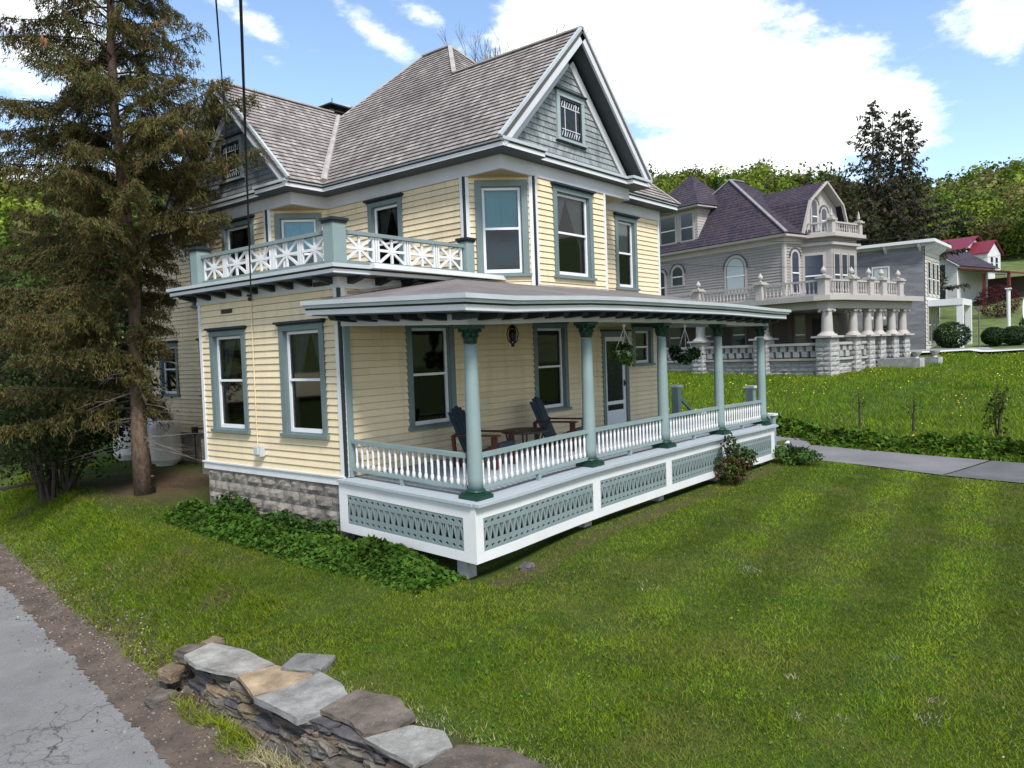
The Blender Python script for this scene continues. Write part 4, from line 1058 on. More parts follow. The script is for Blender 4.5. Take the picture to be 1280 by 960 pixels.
# ------------------------------------------------------------------ grass (uncountable: one object each)
def in_view(p, mar=480):      # grass is only grown where the street side of the lawn can be seen from
    d = p-np.array(CAM); k = d@np.array(fw); x = 640+F_PX*(d@np.array(RT))/np.maximum(k, .01); y = 480-F_PX*(d@np.array(UP))/np.maximum(k, .01)
    return (k > .3) & (x > -mar) & (x < 1280+mar) & (y > -mar) & (y < 960+mar*3)
def blades(name, n, region, hfun, wfun, colfun, label=None, lean=.5):
    x, y = region(n); z = G(x, y); p = np.stack([x, y, z], 1); ok = in_view(p); p = p[ok]
    m_ = len(p); h = hfun(p)*(1+.3*rng.normal(size=m_)).clip(.35, 1.9); w = wfun(p)
    a = rng.uniform(0, 2*PI, m_); ln = rng.normal(size=(m_, 2))*lean*h[:, None]
    t = np.stack([np.cos(a), np.sin(a), np.zeros(m_)], 1)*w[:, None]*.5
    top = p+np.stack([ln[:, 0], ln[:, 1], h], 1)
    v = np.stack([p-t, p+t, top], 1).reshape(-1, 3); c = np.repeat(colfun(p), 3, axis=0)
    return np_mesh(name, v, np.arange(m_*3).reshape(m_, 3), 3, M['blade'], col=np.clip(c, .003, .9), kind='stuff', label=label, cat='grass')
def vnoise(p, sc, seed=0):
    """cheap smooth value noise on xy"""
    q = p[:, :2]*sc+seed*17.3; i = np.floor(q).astype(int); f = q-i; f = f*f*(3-2*f)
    def hsh(a, b): s_ = np.sin(a*127.1+b*311.7+seed*74.7)*43758.5453; return s_-np.floor(s_)
    return (hsh(i[:, 0], i[:, 1])*(1-f[:, 0])+hsh(i[:, 0]+1, i[:, 1])*f[:, 0])*(1-f[:, 1])+(hsh(i[:, 0], i[:, 1]+1)*(1-f[:, 0])+hsh(i[:, 0]+1, i[:, 1]+1)*f[:, 0])*f[:, 1]
def fbm(p, sc, seed=0): return (vnoise(p, sc, seed)+.5*vnoise(p, sc*2.1, seed+1)+.25*vnoise(p, sc*4.3, seed+2))/1.75
def drive_in(x, y):
    cx = np.interp(y, [-20, -8.2, -6.35, -4.4, -2.2, 1.0, 8], [9.9, 11.9, 12.3, 12.7, 13.4, 14.6, 15.6]); return np.abs(x-cx) < 1.38
def lawn_region(n):
    # denser towards the camera: sample polar around the camera foot
    r_ = 3.2+21*rng.random(n)**1.25; a = rng.uniform(math.radians(-12), math.radians(95), n)
    x = CAM.x+r_*np.cos(a); y = CAM.y+r_*np.sin(a)
    s = x-XE(y); bad = (s < .38) | drive_in(x, y) | (x > 13.2)
    bad |= (x > -.10) & (x < 10.3) & (y > -2.68) & (y < 12.3)
    bad |= (y < -1.9) & (x < -3.18)
    sm = soilmask(x, y); nz = fbm(np.stack([x, y], 1), 1.6, 3)
    bad |= rng.random(n) < np.clip(sm*1.1+(nz-.62)*1.2*(sm > .15), 0, .97)
    return x[~bad], y[~bad]
def lawn_col(p):
    n1 = fbm(p, .55, 1); n2 = fbm(p, 2.6, 5); n3 = fbm(p, 6.5, 9)
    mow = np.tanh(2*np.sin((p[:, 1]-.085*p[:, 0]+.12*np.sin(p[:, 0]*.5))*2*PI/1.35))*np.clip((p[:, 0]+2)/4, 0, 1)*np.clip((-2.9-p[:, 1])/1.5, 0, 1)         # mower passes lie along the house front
    n0 = fbm(p, .22, 71); base = np.stack([.150+.11*(n1-.5)+.05*(n0-.5), .216+.08*(n1-.5)+.03*(n0-.5), .010+.008*(n1-.5)], 1)*(1-.30*np.exp(-(((p[:, 0]+1.4)/1.6)**2+((p[:, 1]-.5)/3.2)**2)))[:, None]  # soft shade beside the wing is painted into the blade colour
    k = (1+.40*(n2-.5)+.35*(n3-.5)+.34*mow)[:, None]
    c = base*k*(1+.22*rng.normal(size=(len(p), 1)))
    # clumps of straw and moss
    st = np.clip((fbm(p, 1.1, 21)-.53)*5, 0, 1)[:, None]*(rng.random((len(p), 1)) < .65)
    c = c*(1-st*.75)+np.array([[.165, .155, .05]])*st*.75
    sm = soilmask(p[:, 0], p[:, 1])[:, None]; c = np.where((rng.random((len(p), 1)) < sm*1.5) & (p[:, 1:2] < -3.4), np.array([[.40, .36, .21]])*(1+.25*rng.normal(size=(len(p), 1))), c)
    cl_ = ((fbm(p, 1.9, 91) > .66) & (rng.random(len(p)) < .6))[:, None]; c = np.where(cl_, c*np.array([[.62, .82, 1.1]]), c)
    dry = (rng.random((len(p), 1)) < .05); c = np.where(dry, np.array([[.24, .20, .09]]), c)
    return c
dist = lambda p: np.linalg.norm(p-np.array(CAM), axis=1)
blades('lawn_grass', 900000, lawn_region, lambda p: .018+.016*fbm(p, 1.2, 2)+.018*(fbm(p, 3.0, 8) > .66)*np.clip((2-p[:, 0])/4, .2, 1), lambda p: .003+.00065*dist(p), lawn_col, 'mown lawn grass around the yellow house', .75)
def meadow_region(n):
    x = rng.uniform(13, 52, n)**1.0; y = rng.uniform(-14, 26, n); x = 13+39*rng.random(n)**1.3
    bad = drive_in(x, y) | (x < 13+.35*(y+3)*(y > -3)) 
    q = np.stack([x-34.0, y-3.27], 1); la = q@np.array([.2588, .9659]); lb = q@np.array([.9659, -.2588])
    bad |= (la > -.1) & (lb > -.1) & (lb < 25)
    bad |= (np.abs((x-48.2)*.87+(y-1.5)*.5) < 2.6)
    bad |= (x > 45.5) & (rng.random(n) < .6)
    return x[~bad], y[~bad]
def meadow_col(p):
    n1 = fbm(p, .25, 31); n2 = fbm(p, 1.2, 33); k = (1+.5*(n2-.5))[:, None]
    c = np.stack([.135+.08*(n1-.5), .225+.05*(n1-.5), .012+0*n1], 1)*k*(1+.2*rng.normal(size=(len(p), 1)))
    return np.where(rng.random((len(p), 1)) < .06, np.array([[.22, .20, .06]]), c)
blades('meadow_grass', 200000, meadow_region, lambda p: .07+.08*fbm(p, .4, 12), lambda p: .012+.0006*dist(p), meadow_col, 'long meadow grass between the drive and the grey house', .5)
def bank_region(n):
    y = rng.uniform(-1.6, 13, n); x = XE(y)+rng.uniform(.35, 1.9, n); bad = rng.random(n) < .45
    return x[~bad], y[~bad]
def foot_region(n):
    y = rng.uniform(-7.2, -1.5, n); x = rng.uniform(-4.35, -3.70, n); nz = fbm(np.stack([x, y], 1), 3.0, 61); bad = (x < XE(y)+.28+.3*(nz-.4)) | (rng.random(n) < .35)
    return x[~bad], y[~bad]
blades('wall_foot_grass', 22000, foot_region, lambda p: .05+.06*fbm(p, 3, 3), lambda p: .004+.0008*dist(p), lawn_col, 'rough grass at the foot of the dry stone wall', .9)
blades('verge_grass', 45000, bank_region, lambda p: .035+.04*fbm(p, 2, 3), lambda p: .004+.0008*dist(p), lawn_col, 'rough grass on the street verge', .8)
# dandelions in the meadow, clover flowers in the lawn
def flowers(name, x, y, h, size, base, label):
    z = G(x, y)+h; p = np.stack([x, y, z], 1); p = p[in_view(p)]; v, f = leaves(p, size, up=3.0, aspect=1, jitter=.25)
    np_mesh(name, v, f, 4, M['yellow'], col=tints(len(p), base, .15, .05), kind='stuff', label=label, cat='flowers')
n = 15000; x, y = meadow_region(n); p2 = np.stack([x, y], 1); keep = rng.random(len(x)) < np.clip((fbm(p2, .3, 41)-.45)*3.5, .06, .9)
flowers('dandelion_flowers', x[keep], y[keep], .16, .055, (.75, .58, .06), 'yellow dandelion heads scattered through the meadow')
x, y = lawn_region(700); keep = (rng.random(len(x)) < .3)
flowers('fallen_petals', x[keep], y[keep], .035, .012, (.6, .55, .35), 'tiny pale petals and clover dotted over the lawn')
# clover and broad-leaved weeds in patches through the lawn
def weeds():
    x, y = lawn_region(60000); p2 = np.stack([x, y], 1); keep = rng.random(len(x)) < np.clip((fbm(p2, .9, 101)-.55)*3.2, .015, .8); x, y = x[keep], y[keep]
    p = np.stack([x, y, G(x, y)+.018+.015*rng.random(len(x))], 1); p = p[in_view(p)]; v, f = leaves(p, .012+.0013*dist(p), up=1.6, aspect=.85, jitter=.4)
    np_mesh('lawn_weeds', v, f, 4, M['leaf'], col=tints(len(p), (.085, .16, .018), .35, .12), kind='stuff', label='clover and broad-leaved weeds in patches through the lawn', cat='weeds')
weeds()
# grit on the dirt shoulder
def grit():
    n = 9000; y = rng.uniform(-4.8, 9, n); x = XE(y)+rng.normal(size=n)*.30+.42; z = np.maximum(G(x, y)+.012, -1.62)
    p = np.stack([x, y, z], 1); p = p[in_view(p)]; v, f = leaves(p, .021, up=.6, aspect=.8, jitter=.6)
    np_mesh('road_grit', v, f, 4, M['yellow'], col=tints(len(p), (.20, .175, .155), .55, .06), kind='stuff', label='loose grit and dead leaves along the street edge', cat='grit')
grit()
# ground cover
def cover(name, pts, h, n_leaf, base, label, size, w):
    pts = [V(p) for p in pts]; seg = rng.integers(0, len(pts)-1, n_leaf); t = rng.random(n_leaf)
    a = np.array([[p.x, p.y] for p in pts]); c = a[seg]*(1-t[:, None])+a[seg+1]*t[:, None]
    off = rng.normal(size=(n_leaf, 2))*w; c = c+np.clip(off, -2.1*w, 2.1*w)
    edge = np.exp(-((off**2).sum(1))/(w*w*2.2)); nn = fbm(c, 2.2, 51)
    z = G(c[:, 0], c[:, 1])+h*edge*(.35+.9*nn)*(rng.random(n_leaf)**.45)
    v, f = leaves(np.stack([c[:, 0], c[:, 1], z], 1), size, up=1.0, aspect=.7)
    np_mesh(name, v, f, 4, M['leaf'], col=tints(n_leaf, base, .35, .1)*np.repeat(.65+.8*fbm(c, 1.6, 77), 4)[:, None], kind='stuff', label=label, cat='ground cover')
cover('ground_cover', [(-.20, 4.4), (-.34, 2.4), (-.42, .6), (-.55, -.8), (-.42, -1.7), (-.32, -1.95)], .34, 27000, (.050, .105, .014), 'low leafy green ground cover along the stone foundation', .08, .24)
cover('foundation_plants', [(-.16, 3.4), (-.2, 1.6), (-.22, .1)], .55, 7000, (.045, .095, .02), 'taller leafy stems against the foundation blocks', .07, .10)
cover('drive_border_plants', [(14.3, -9.6), (14.4, -7.8), (14.6, -6), (15.0, -4.2), (15.6, -2), (16.4, .4), (17.2, 3)], .48, 26000, (.068, .125, .014), 'band of broad green leaves along the far edge of the drive', .15, .36)

# ------------------------------------------------------------------ shrubs and perennials
def bush(name, x, y, rad, h, n, size, base, seed, label, cat='shrub', group=None, stems=5, z=None, red=0):
    z = float(G(x, y)) if z is None else z
    r_ = thing(name, (x, y, z), label, cat, group)
    mb = MB(); rd = random.Random(seed)
    for k in range(stems):
        a = rd.uniform(0, 2*PI); mb.tube([(x, y, z-.05), (x+math.cos(a)*rad*.3, y+math.sin(a)*rad*.3, z+h*.5), (x+math.cos(a)*rad*.55, y+math.sin(a)*rad*.55, z+h*.85)], [.02, .014, .006], 5)
    obj('stem', mb, M['bark_dark'], r_)
    leafy('foliage', r_, (x, y, z+h*.5), (rad, rad, h*.55), n, size, base, seed, red=red)
    return r_
bush('rose_bush', 7.25, -3.05, .42, .95, 2600, .06, (.05, .085, .02), 3, 'leafy rose bush with reddish shoots against the porch lattice', red=.28)
bush('peony_clump', 10.5, -3.1, .62, .48, 2600, .075, (.05, .10, .022), 5, 'low green peony clump at the far end of the porch skirt')
def sapling(x, y, h, seed, label, grp):
    z = float(G(x, y)); r_ = thing('sapling', (x, y, z), label, 'sapling', grp); mb = MB(); limbs(mb, (x, y, z-.05), h, .034, 9, .42, seed, up=1.4); obj('trunk', mb, M['bark_dark'], r_)
    leafy('buds', r_, (x, y, z+h*.75), (.4, .4, h*.35), 160, .05, (.07, .09, .03), seed+3, kind='stuff'); return r_
sapling(18.3, -2.45, 1.35, 4, 'bare forked sapling at the meadow edge, the left one of two', 'saplings at the meadow edge')
sapling(17.6, -4.15, 1.25, 9, 'slim single-stemmed sapling at the meadow edge, right of the forked one', 'saplings at the meadow edge')
bush('thin_shrub', 16.8, -6.35, .32, 1.6, 420, .09, (.07, .10, .02), 14, 'thin upright shrub at the right edge beside the drive', stems=7)
# small ornament beside the drive
z = float(G(12.6, -2.25)); o_ = thing('garden_bird_ornament', (12.6, -2.25, z), 'small black and white bird ornament on a stake beside the drive', 'garden ornament')
mb = MB(); mb.tube([(12.6, -2.25, z), (12.6, -2.25, z+.2)], .012, 6); obj('stake', mb, M['iron'], o_)
mb = MB(); mb.ball((12.6, -2.25, z+.28), .075, 10, 8, 0, (1.3, .9, 1.1)); mb.tube([(12.66, -2.28, z+.26), (12.76, -2.33, z+.22)], [.04, .015], 6); obj('body', mb, M['iron'], o_, smooth=True)
mb = MB(); mb.ball((12.56, -2.22, z+.37), .05, 10, 8); mb.tube([(12.53, -2.2, z+.37), (12.47, -2.17, z+.36)], [.018, .004], 6); obj('head', mb, M['sash'], o_, smooth=True)

# ------------------------------------------------------------------ dry stone wall
SW = thing('dry_stone_wall', (-3.5, -4.5, -1.5), 'low dry stone wall with flat slab coping between lawn and street', 'stone wall')
def rock(mb, c, dx, dy, dz, ax, seed, rough=.18, n=4):
    """angular boulder: cube subdivided, sphere-ish rounding and noise"""
    bm = bmesh.new(); bmesh.ops.create_cube(bm, size=2); bmesh.ops.subdivide_edges(bm, edges=bm.edges[:], cuts=3, use_grid_fill=True)
    for v in bm.verts:
        p = v.co.copy(); q = p.normalized()*1.25; p = p*.84+q*.16
        p += V((mnoise.noise(p*1.1+V((seed*3.1, 0, 0))), mnoise.noise(p*1.1+V((0, seed*2.3, 5))), mnoise.noise(p*1.1+V((9, 0, seed*1.7)))))*rough*1.5
        p += V((mnoise.noise(p*3.3+V((seed, 4, 0))), mnoise.noise(p*3.3+V((3, seed, 5))), mnoise.noise(p*3.3+V((9, 1, seed)))))*rough*.45
        v.co = p
    bm.verts.index_update(); a = V(ax).normalized(); b = V((-a.y, a.x, 0)); c = V(c)
    mb.add([c+a*v.co.x*dx/2+b*v.co.y*dy/2+V((0, 0, 1))*v.co.z*dz/2 for v in bm.verts], [[v.index for v in f.verts] for f in bm.faces]); bm.free()
def wx(y): return np.interp(y, [-7.5, -5.2, -4.0, -3.0, -1.9], [-3.62, -3.66, -3.72, -3.62, -3.52])
sid = 0
z0 = -1.62
for row, hh in enumerate((.10, .085, .08, .07, .065, .06)):
    y = -1.74-.03*row+rnd.uniform(-.08, .05)
    while y > -6.35:
        L = rnd.uniform(.18, .50); h = hh*rnd.uniform(.85, 1.12); xm = float(wx(y-L/2))+.10+.022*row+rnd.uniform(-.03, .025)
        mb = MB(); rock(mb, (xm, y-L/2, z0+h/2), L*1.0, rnd.uniform(.22, .32), h*1.05, (rnd.uniform(-.16, .16), -1, 0), sid, .20)
        tl = rnd.uniform(-.06, .06)
        for i_, v_ in enumerate(mb.v): mb.v[i_] = (v_[0], v_[1], v_[2]+tl*(v_[1]-(y-L/2)))
        obj('stone', mb, rnd.choice([M['drystone'], M['drystone'], M['drystone2'], M['drystone3']]), SW)
        y -= L; sid += 1
    z0 += hh
# rounded head of the wall
for (x, y, z, a, b, c) in ((-3.45, -1.66, -1.2, .2, .2, .12), (-3.3, -1.62, -1.34, .22, .2, .14), (-3.42, -1.52, -1.48, .26, .2, .16), (-3.62, -1.62, -1.36, .2, .2, .13), (-3.6, -1.48, -1.52, .18, .18, .13), (-3.15, -1.6, -1.22, .2, .16, .1), (-3.78, -1.7, -1.56, .24, .2, .12)):
    mb = MB(); rock(mb, (x, y, z), a, b, c, (1, .3, 0), sid, .16); obj('stone', mb, rnd.choice([M['drystone'], M['drystone2']]), SW); sid += 1
mb = MB(); mb.box(-3.42, -7.5, -1.62, -3.15, -1.85, -1.2); obj('wall_core', mb, M['soilcore'], SW)
def coping(pts, z, th, mat, label=None, tilt=0):
    zc = [z+tilt*(i/len(pts)) for i in range(len(pts))]; P_ = []
    n = len(pts)
    for i in range(n):      # ragged broken edges
        a, b = V(pts[i]), V(pts[(i+1) % n]); k_ = 4
        for j in range(k_):
            t = j/k_; q = a+(b-a)*t
            if j: nr = V((-(b-a).y, (b-a).x)).normalized(); q += nr*rnd.uniform(-.009, .009)
            P_.append((q.x, q.y))
    bm = bmesh.new(); vs = [bm.verts.new((x, y, z)) for x, y in P_]; f = bm.faces.new(vs); r_ = bmesh.ops.extrude_face_region(bm, geom=[f])
    for e in r_['geom']:
        if isinstance(e, bmesh.types.BMVert): e.co.z -= th; e.co.x += rnd.uniform(-.008, .008); e.co.y += rnd.uniform(-.008, .008)
    cx = sum(p[0] for p in P_)/len(P_); cy = sum(p[1] for p in P_)/len(P_)
    for v in bm.verts: v.co.z += tilt*((v.co.x-cx)+.4*(v.co.y-cy))
    bm.normal_update(); bm.verts.index_update(); mb = MB(); mb.add([tuple(v.co) for v in bm.verts], [[v.index for v in f.verts] for f in bm.faces]); bm.free()
    o = obj('coping_slab', mb, mat, SW, label=label); return o
obj_wallcore = None
coping([(-3.60, -1.86), (-3.27, -1.80), (-3.17, -2.30), (-3.20, -2.84), (-3.53, -2.76), (-3.66, -2.2)], -1.125, .04, M['slab'], None, .03)
coping([(-3.56, -2.78), (-3.21, -2.87), (-3.14, -3.36), (-3.42, -3.42), (-3.72, -3.30)], -1.125, .038, M['slab_tan'], 'tan sandstone coping slab')
coping([(-3.75, -3.36), (-3.42, -3.45), (-3.10, -3.42), (-3.14, -3.78), (-3.30, -4.12), (-3.52, -4.08), (-3.76, -4.0)], -1.105, .06, M['slab'], None, .02)
coping([(-3.58, -4.06), (-3.18, -4.05), (-3.07, -4.45), (-3.20, -4.80), (-3.42, -4.82), (-3.62, -4.66), (-3.55, -4.4)], -1.095, .038, M['slab_brown'], 'brown ripple-marked coping slab', .05)
coping([(-3.66, -4.72), (-3.30, -4.86), (-3.22, -5.15), (-3.35, -5.36), (-3.70, -5.30)], -1.11, .04, M['slab'])
coping([(-3.70, -5.38), (-3.30, -5.36), (-3.12, -5.7), (-3.16, -6.15), (-3.6, -6.2)], -1.115, .04, M['slab_brown'], None, -.02)
coping([(-3.6, -6.22), (-3.15, -6.2), (-3.1, -6.9), (-3.6, -7.0)], -1.10, .055, M['slab'])
mb = MB(); rock(mb, (0, 0, .0), .42, .34, .09, (.5, -1, 0), 77, .08); lo = obj('loose_stone', mb, M['slab'], None, (-3.02, -3.14, float(G(-3.02, -3.14))+.035), 'loose pale flat stone lying on the grass behind the wall', 'stone', local=True)
mb = MB(); rock(mb, (0, 0, 0), .19, .16, .11, (1, .4, 0), 79, .2); obj('loose_stone', mb, M['drystone3'], None, (.74, -2.86, float(G(.74, -2.86))+.02), 'brownish stone lying below the porch skirt near its corner', 'stone', local=True)
# ------------------------------------------------------------------ the big spruce
def conifer(root, base, H_, Rmax, seed, whorl=.42, first=1.2, lens=None, foliage_n=60, leaf=(.11, .024), tint=(.045, .055, .018), rt=.23, dens=1.0, droop=.35, lean=(0, 0), sub=1.0, tall_up=.25, prof=.72, tsp=2, tf=1, loose=0):
    r_ = np.random.default_rng(seed); rd = random.Random(seed); base = V(base)
    top = base+V((lean[0], lean[1], H_)); axis = lambda t: base+(top-base)*t
    mb = MB(); n = 14; pts = [axis(i/n)+V((.05*math.sin(i*1.3+seed), .05*math.cos(i*1.1), 0)) for i in range(n+1)]
    mb.tube(pts, [rt*(1.45 if i == 0 else 1.12 if i == 1 else 1)*(1-.93*i/n) for i in range(n+1)], 12)
    for k in range(22):     # knots and branch stubs
        t = rd.uniform(.02, .3); a = rd.uniform(0, 2*PI); p = axis(t); R_ = rt*(1-.93*t); d = V((math.cos(a), math.sin(a), .1)); mb.tube([p+d*R_*.8, p+d*(R_+.05)], [.035, .02], 5)
    obj('trunk', mb, M['bark'], root, smooth=True)
    bm_ = MB(); C_ = []; Dv = []; tipc = []
    z = first
    while z < H_*.985:
        t = z/H_; k = rd.choice((4, 5, 5, 6)) if not loose else rd.choice((2, 2, 3)); a0 = rd.uniform(0, 2*PI)
        for q in range(k):
            a = a0+q*2*PI/k+rd.uniform(-.35, .35); L = Rmax*((1-t)**prof if t > .35 else ((.65**prof)+.12-.2*((.35-t)/.35)))*rd.uniform(.7, 1.12)
            if lens: L *= lens(a, z)
            if L < .12: continue
            p0 = axis(t); d = V((math.cos(a), math.sin(a), 0)); up = (tall_up+.35*t)+rd.uniform(-loose, loose)
            P_ = [p0+d*L*s+V((0, 0, L*(up*s-droop*1.6*s*s+droop*.8*s**3.2))) for s in (0, .2, .4, .6, .8, 1)]
            bm_.tube(P_, [.032*(1-.75*t)*(1-.9*s)+.003 for s in (0, .2, .4, .6, .8, 1)], 5)
            tipc.append((P_[-1], d, t)); sidev = V((-d.y, d.x, 0))
            m_ = int(L*18*dens*(tf if t > tsp else 1))
            for j in range(m_):
                s = .12+.88*(j+rd.random())/m_; i = min(4, int(s*5)); pb = P_[i]+(P_[i+1]-P_[i])*(s*5-i)
                if s < .2 and rd.random() < .3: continue
                sg = rd.choice((-1, 1)); w = sub*(.16+.42*(1-s)*min(1, L/2))*rd.uniform(.5, 1.1)
                e = pb+sidev*sg*w*.8+d*w*.6+V((0, 0, -w*rd.uniform(.15, .95)-loose*w*rd.uniform(0, 3)))
                nn = max(2, int(foliage_n*w/.4)); u = r_.random(nn)
                c = np.array(pb)[None, :]+(np.array(e)-np.array(pb))[None, :]*u[:, None]+r_.normal(size=(nn, 3))*.028*sub
                C_.append(c); Dv.append(np.repeat(np.array((e-pb).normalized())[None, :], nn, 0))
        z += whorl*rd.uniform(.8, 1.2)*(1-.35*t)
    obj('branch', bm_, M['bark_dark'], root)
    C_ = np.concatenate(C_); Dv = np.concatenate(Dv); m_ = len(C_)
    tv = Dv*.8+r_.normal(size=(m_, 3))*.55; tv[:, 2] -= .25; tv /= np.linalg.norm(tv, axis=1)[:, None]
    b = np.cross(tv, r_.normal(size=(m_, 3))); b /= np.linalg.norm(b, axis=1)[:, None]
    l = leaf[0]*r_.uniform(.6, 1.3, m_)[:, None]; w = leaf[1]*r_.uniform(.7, 1.4, m_)[:, None]
    v = np.stack([C_-tv*l*.5, C_+b*w*.5, C_+tv*l*.5, C_-b*w*.5], 1).reshape(-1, 3)
    col = tints(m_, tint, .3, .1)
    brown = np.repeat(r_.random(m_) < .24, 4); col[brown] = np.array([.095, .058, .026])*r_.uniform(.7, 1.2, (brown.sum(), 1))
    np_mesh('foliage', v, np.arange(m_*4).reshape(m_, 4), 4, M['needle'], col=np.clip(col, .003, .9), parent=root)
    return tipc
rtv = np.array((RT.x, RT.y)); rtv = rtv/np.linalg.norm(rtv)
def sp_len(a, z):
    side = math.cos(a)*rtv[0]+math.sin(a)*rtv[1]     # >0: branches on the house side, thinned by the eaves and shade
    if side > .35: return (.62+.42*math.exp(-((z-7.2)/1.9)**2)) if z > 5.2 else .13+.03*z*(z > 3)
    if side > -.1 and z < 4.8: return .30
    return 1.0
SPB = (.20, 7.0, float(G(.2, 7.0)))
SP = thing('spruce_tree', SPB, 'tall spruce with drooping brown-green branches and cones beside the street front', 'tree')
tips = conifer(SP, (SPB[0], SPB[1], SPB[2]-.1), 19.0, 3.9, 3, whorl=.175, first=1.9, lens=sp_len, foliage_n=46, leaf=(.12, .0165), tint=(.080, .080, .027), dens=1.6, tsp=.42, tf=.62, loose=.24, droop=.36, prof=.6, rt=.155, lean=(-.25, .2), sub=1.15)
mb = MB(); rd = random.Random(4)
for p, d, t in tips:
    if t > .34 and rd.random() < .55:
        for k in range(rd.randint(2, 6)):
            q = p-d*rd.uniform(0, .5)+V((rd.uniform(-.14, .14), rd.uniform(-.14, .14), rd.uniform(-.06, .02))); mb.tube([q, q+V((0, 0, -.03)), q+V((.01, 0, -.08)), q+V((.015, 0, -.15))], [.008, .022, .026, .006], 6)
obj('cone', mb, M['cone'], SP, kind='stuff')
mb = MB()      # dead lower twigs
for k in range(26):
    a = rd.uniform(0, 2*PI); z = SPB[2]+rd.uniform(.9, 3.2); L = rd.uniform(.5, 1.9); p = V((SPB[0], SPB[1], z)); d = V((math.cos(a), math.sin(a), rd.uniform(-.25, .1)))
    mb.tube([p, p+d*L*.5+V((0, 0, -.03)), p+d*L+V((0, 0, -.12))], [.016, .01, .003], 4)
    for q in range(4):
        s = p+d*L*rd.uniform(.3, .95); e = s+V((rd.uniform(-1, 1), rd.uniform(-1, 1), rd.uniform(-.8, .2)))*.3; mb.tube([s, e], [.006, .002], 4)
obj('dead_branch', mb, M['bark_grey'], SP)
# dark many-stemmed shrub behind it
x, y = -.75, 9.3; z = float(G(x, y)); SH = thing('lilac_shrub', (x, y, z), 'big dark many-stemmed shrub left of the spruce trunk', 'shrub'); mb = MB(); rd = random.Random(8)
for k in range(22):
    a = 2*PI*k/22+rd.uniform(-.3, .3); L = rd.uniform(1.0, 2.2); b0 = V((x+math.cos(a)*.25, y+math.sin(a)*.25, z-.1)); e = V((x+math.cos(a)*L, y+math.sin(a)*L, z+rd.uniform(2.2, 4.2)))
    mid = (b0+e)/2+V((-math.cos(a)*.25, -math.sin(a)*.25, .2)); mid += V((rd.uniform(-.3, .3), rd.uniform(-.3, .3), 0)); mb.tube([b0, (b0+mid)/2+V((rd.uniform(-.12, .12), rd.uniform(-.12, .12), 0)), mid, e], [.042, .034, .026, .008], 6)
    for q in range(9):
        s = mid+(e-mid)*rd.uniform(-.3, .9); t_ = s+V((rd.uniform(-1, 1), rd.uniform(-1, 1), rd.uniform(0, 1)))*.6; mb.tube([s, t_], [.014, .004], 4)
for k in range(3):
    a = 2.6+k*.35; b0 = V((x-.2, y, z+.35)); mb.tube([b0, b0+V((-1.0, .1*k, -.05)), b0+V((-2.1, .3*k-.2, .25))], [.035, .025, .01], 5)
obj('stem', mb, M['bark_dark'], SH)
leafy('foliage', SH, (x, y, z+1.9), (2.4, 2.3, 1.8), 24000, .085, (.032, .048, .014), 21, shell=.15, lobes=18)
# trees behind, at the left
def broadleaf(x, y, h, rad, n, size, base, seed, label, group=None, name='leafy_tree', trunk=.2, z=None, crown=.6):
    z = float(G(x, y)) if z is None else z
    r_ = thing(name, (x, y, z), label, 'tree', group); mb = MB(); limbs(mb, (x, y, z-.2), h*.85, trunk, 11, rad*.8, seed); obj('trunk', mb, M['bark_dark'], r_)
    leafy('crown', r_, (x, y, z+h*(1-crown/2)), (rad, rad, h*crown/2), n, size, base, seed, shell=.35, lobes=16); return r_
broadleaf(.4, 16.5, 7.6, 2.9, 9000, .14, (.050, .062, .020), 39, 'dark bushy tree close behind the many-stemmed shrub', trunk=.14, crown=.9)
broadleaf(5.5, 29, 8.0, 3.4, 7000, .26, (.05, .085, .018), 31, 'bright green bushy tree far back at the left edge, behind the shrub', trunk=.16, crown=.85)
broadleaf(10.5, 33, 10, 4.2, 7000, .3, (.038, .066, .018), 33, 'mid green rounded tree behind the spruce and the house end', crown=.8)
broadleaf(1.5, 24, 6.0, 2.6, 6000, .2, (.06, .10, .02), 35, 'low light green tree at the far left beside the street', trunk=.12, crown=.85)
broadleaf(-2.5, 36, 11, 4.5, 7000, .3, (.045, .075, .02), 37, 'taller green tree furthest up the street at the left edge', crown=.8)
# propane tanks
def tank(x, y, label):
    z = float(G(x, y)); r_ = thing('propane_tank', (x, y, z), label, 'gas tank', 'propane tanks beside the house'); R_ = .38; mb = MB()
    prof = [(.26, .0), (.26, .06), (.32, .06), (R_, .16), (R_, 1.0), (R_*.93, 1.09), (R_*.72, 1.16), (.2, 1.19)]; mb.lathe(prof, (x, y, z), 24); obj('body', mb, M['tank'], r_, smooth=False)
    mb = MB(); mb.lathe([(.22, 1.17), (.235, 1.18), (.235, 1.30), (.215, 1.30), (.21, 1.19)], (x, y, z), 18); obj('collar', mb, M['tank'], r_)
    mb = MB(); mb.lathe([(.05, 1.18), (.05, 1.27), (.02, 1.31)], (x, y, z), 8); mb.box(x-.24, y-.05, z+1.22, x-.20, y+.05, z+1.28); mb.box(x-.1, y-.245, z+1.22, x+.02, y-.23, z+1.28); obj('valve', mb, M['iron'], r_)
    return r_
tank(2.25, 10.2, 'rust-streaked white propane tank nearest the yellow wing, right one of three')
tank(2.28, 11.02, 'white propane tank half hidden between its neighbour and the spruce trunk')
tank(2.32, 12.5, 'white propane tank left of the spruce trunk, furthest from the wing')
mb = MB(); mb.tube([(2.6, 9.35, -.8), (2.6, 9.35, .12), (2.6, 9.2, .16), (2.86, 9.15, .16)], .018, 6); mb.box(2.54, 9.28, .02, 2.66, 9.4, .2); tag(obj('gas_pipe', mb, M['iron'], None, (2.6, 9.35, -.8)), 'dark upright gas pipe with a regulator beside the tanks', 'pipe')

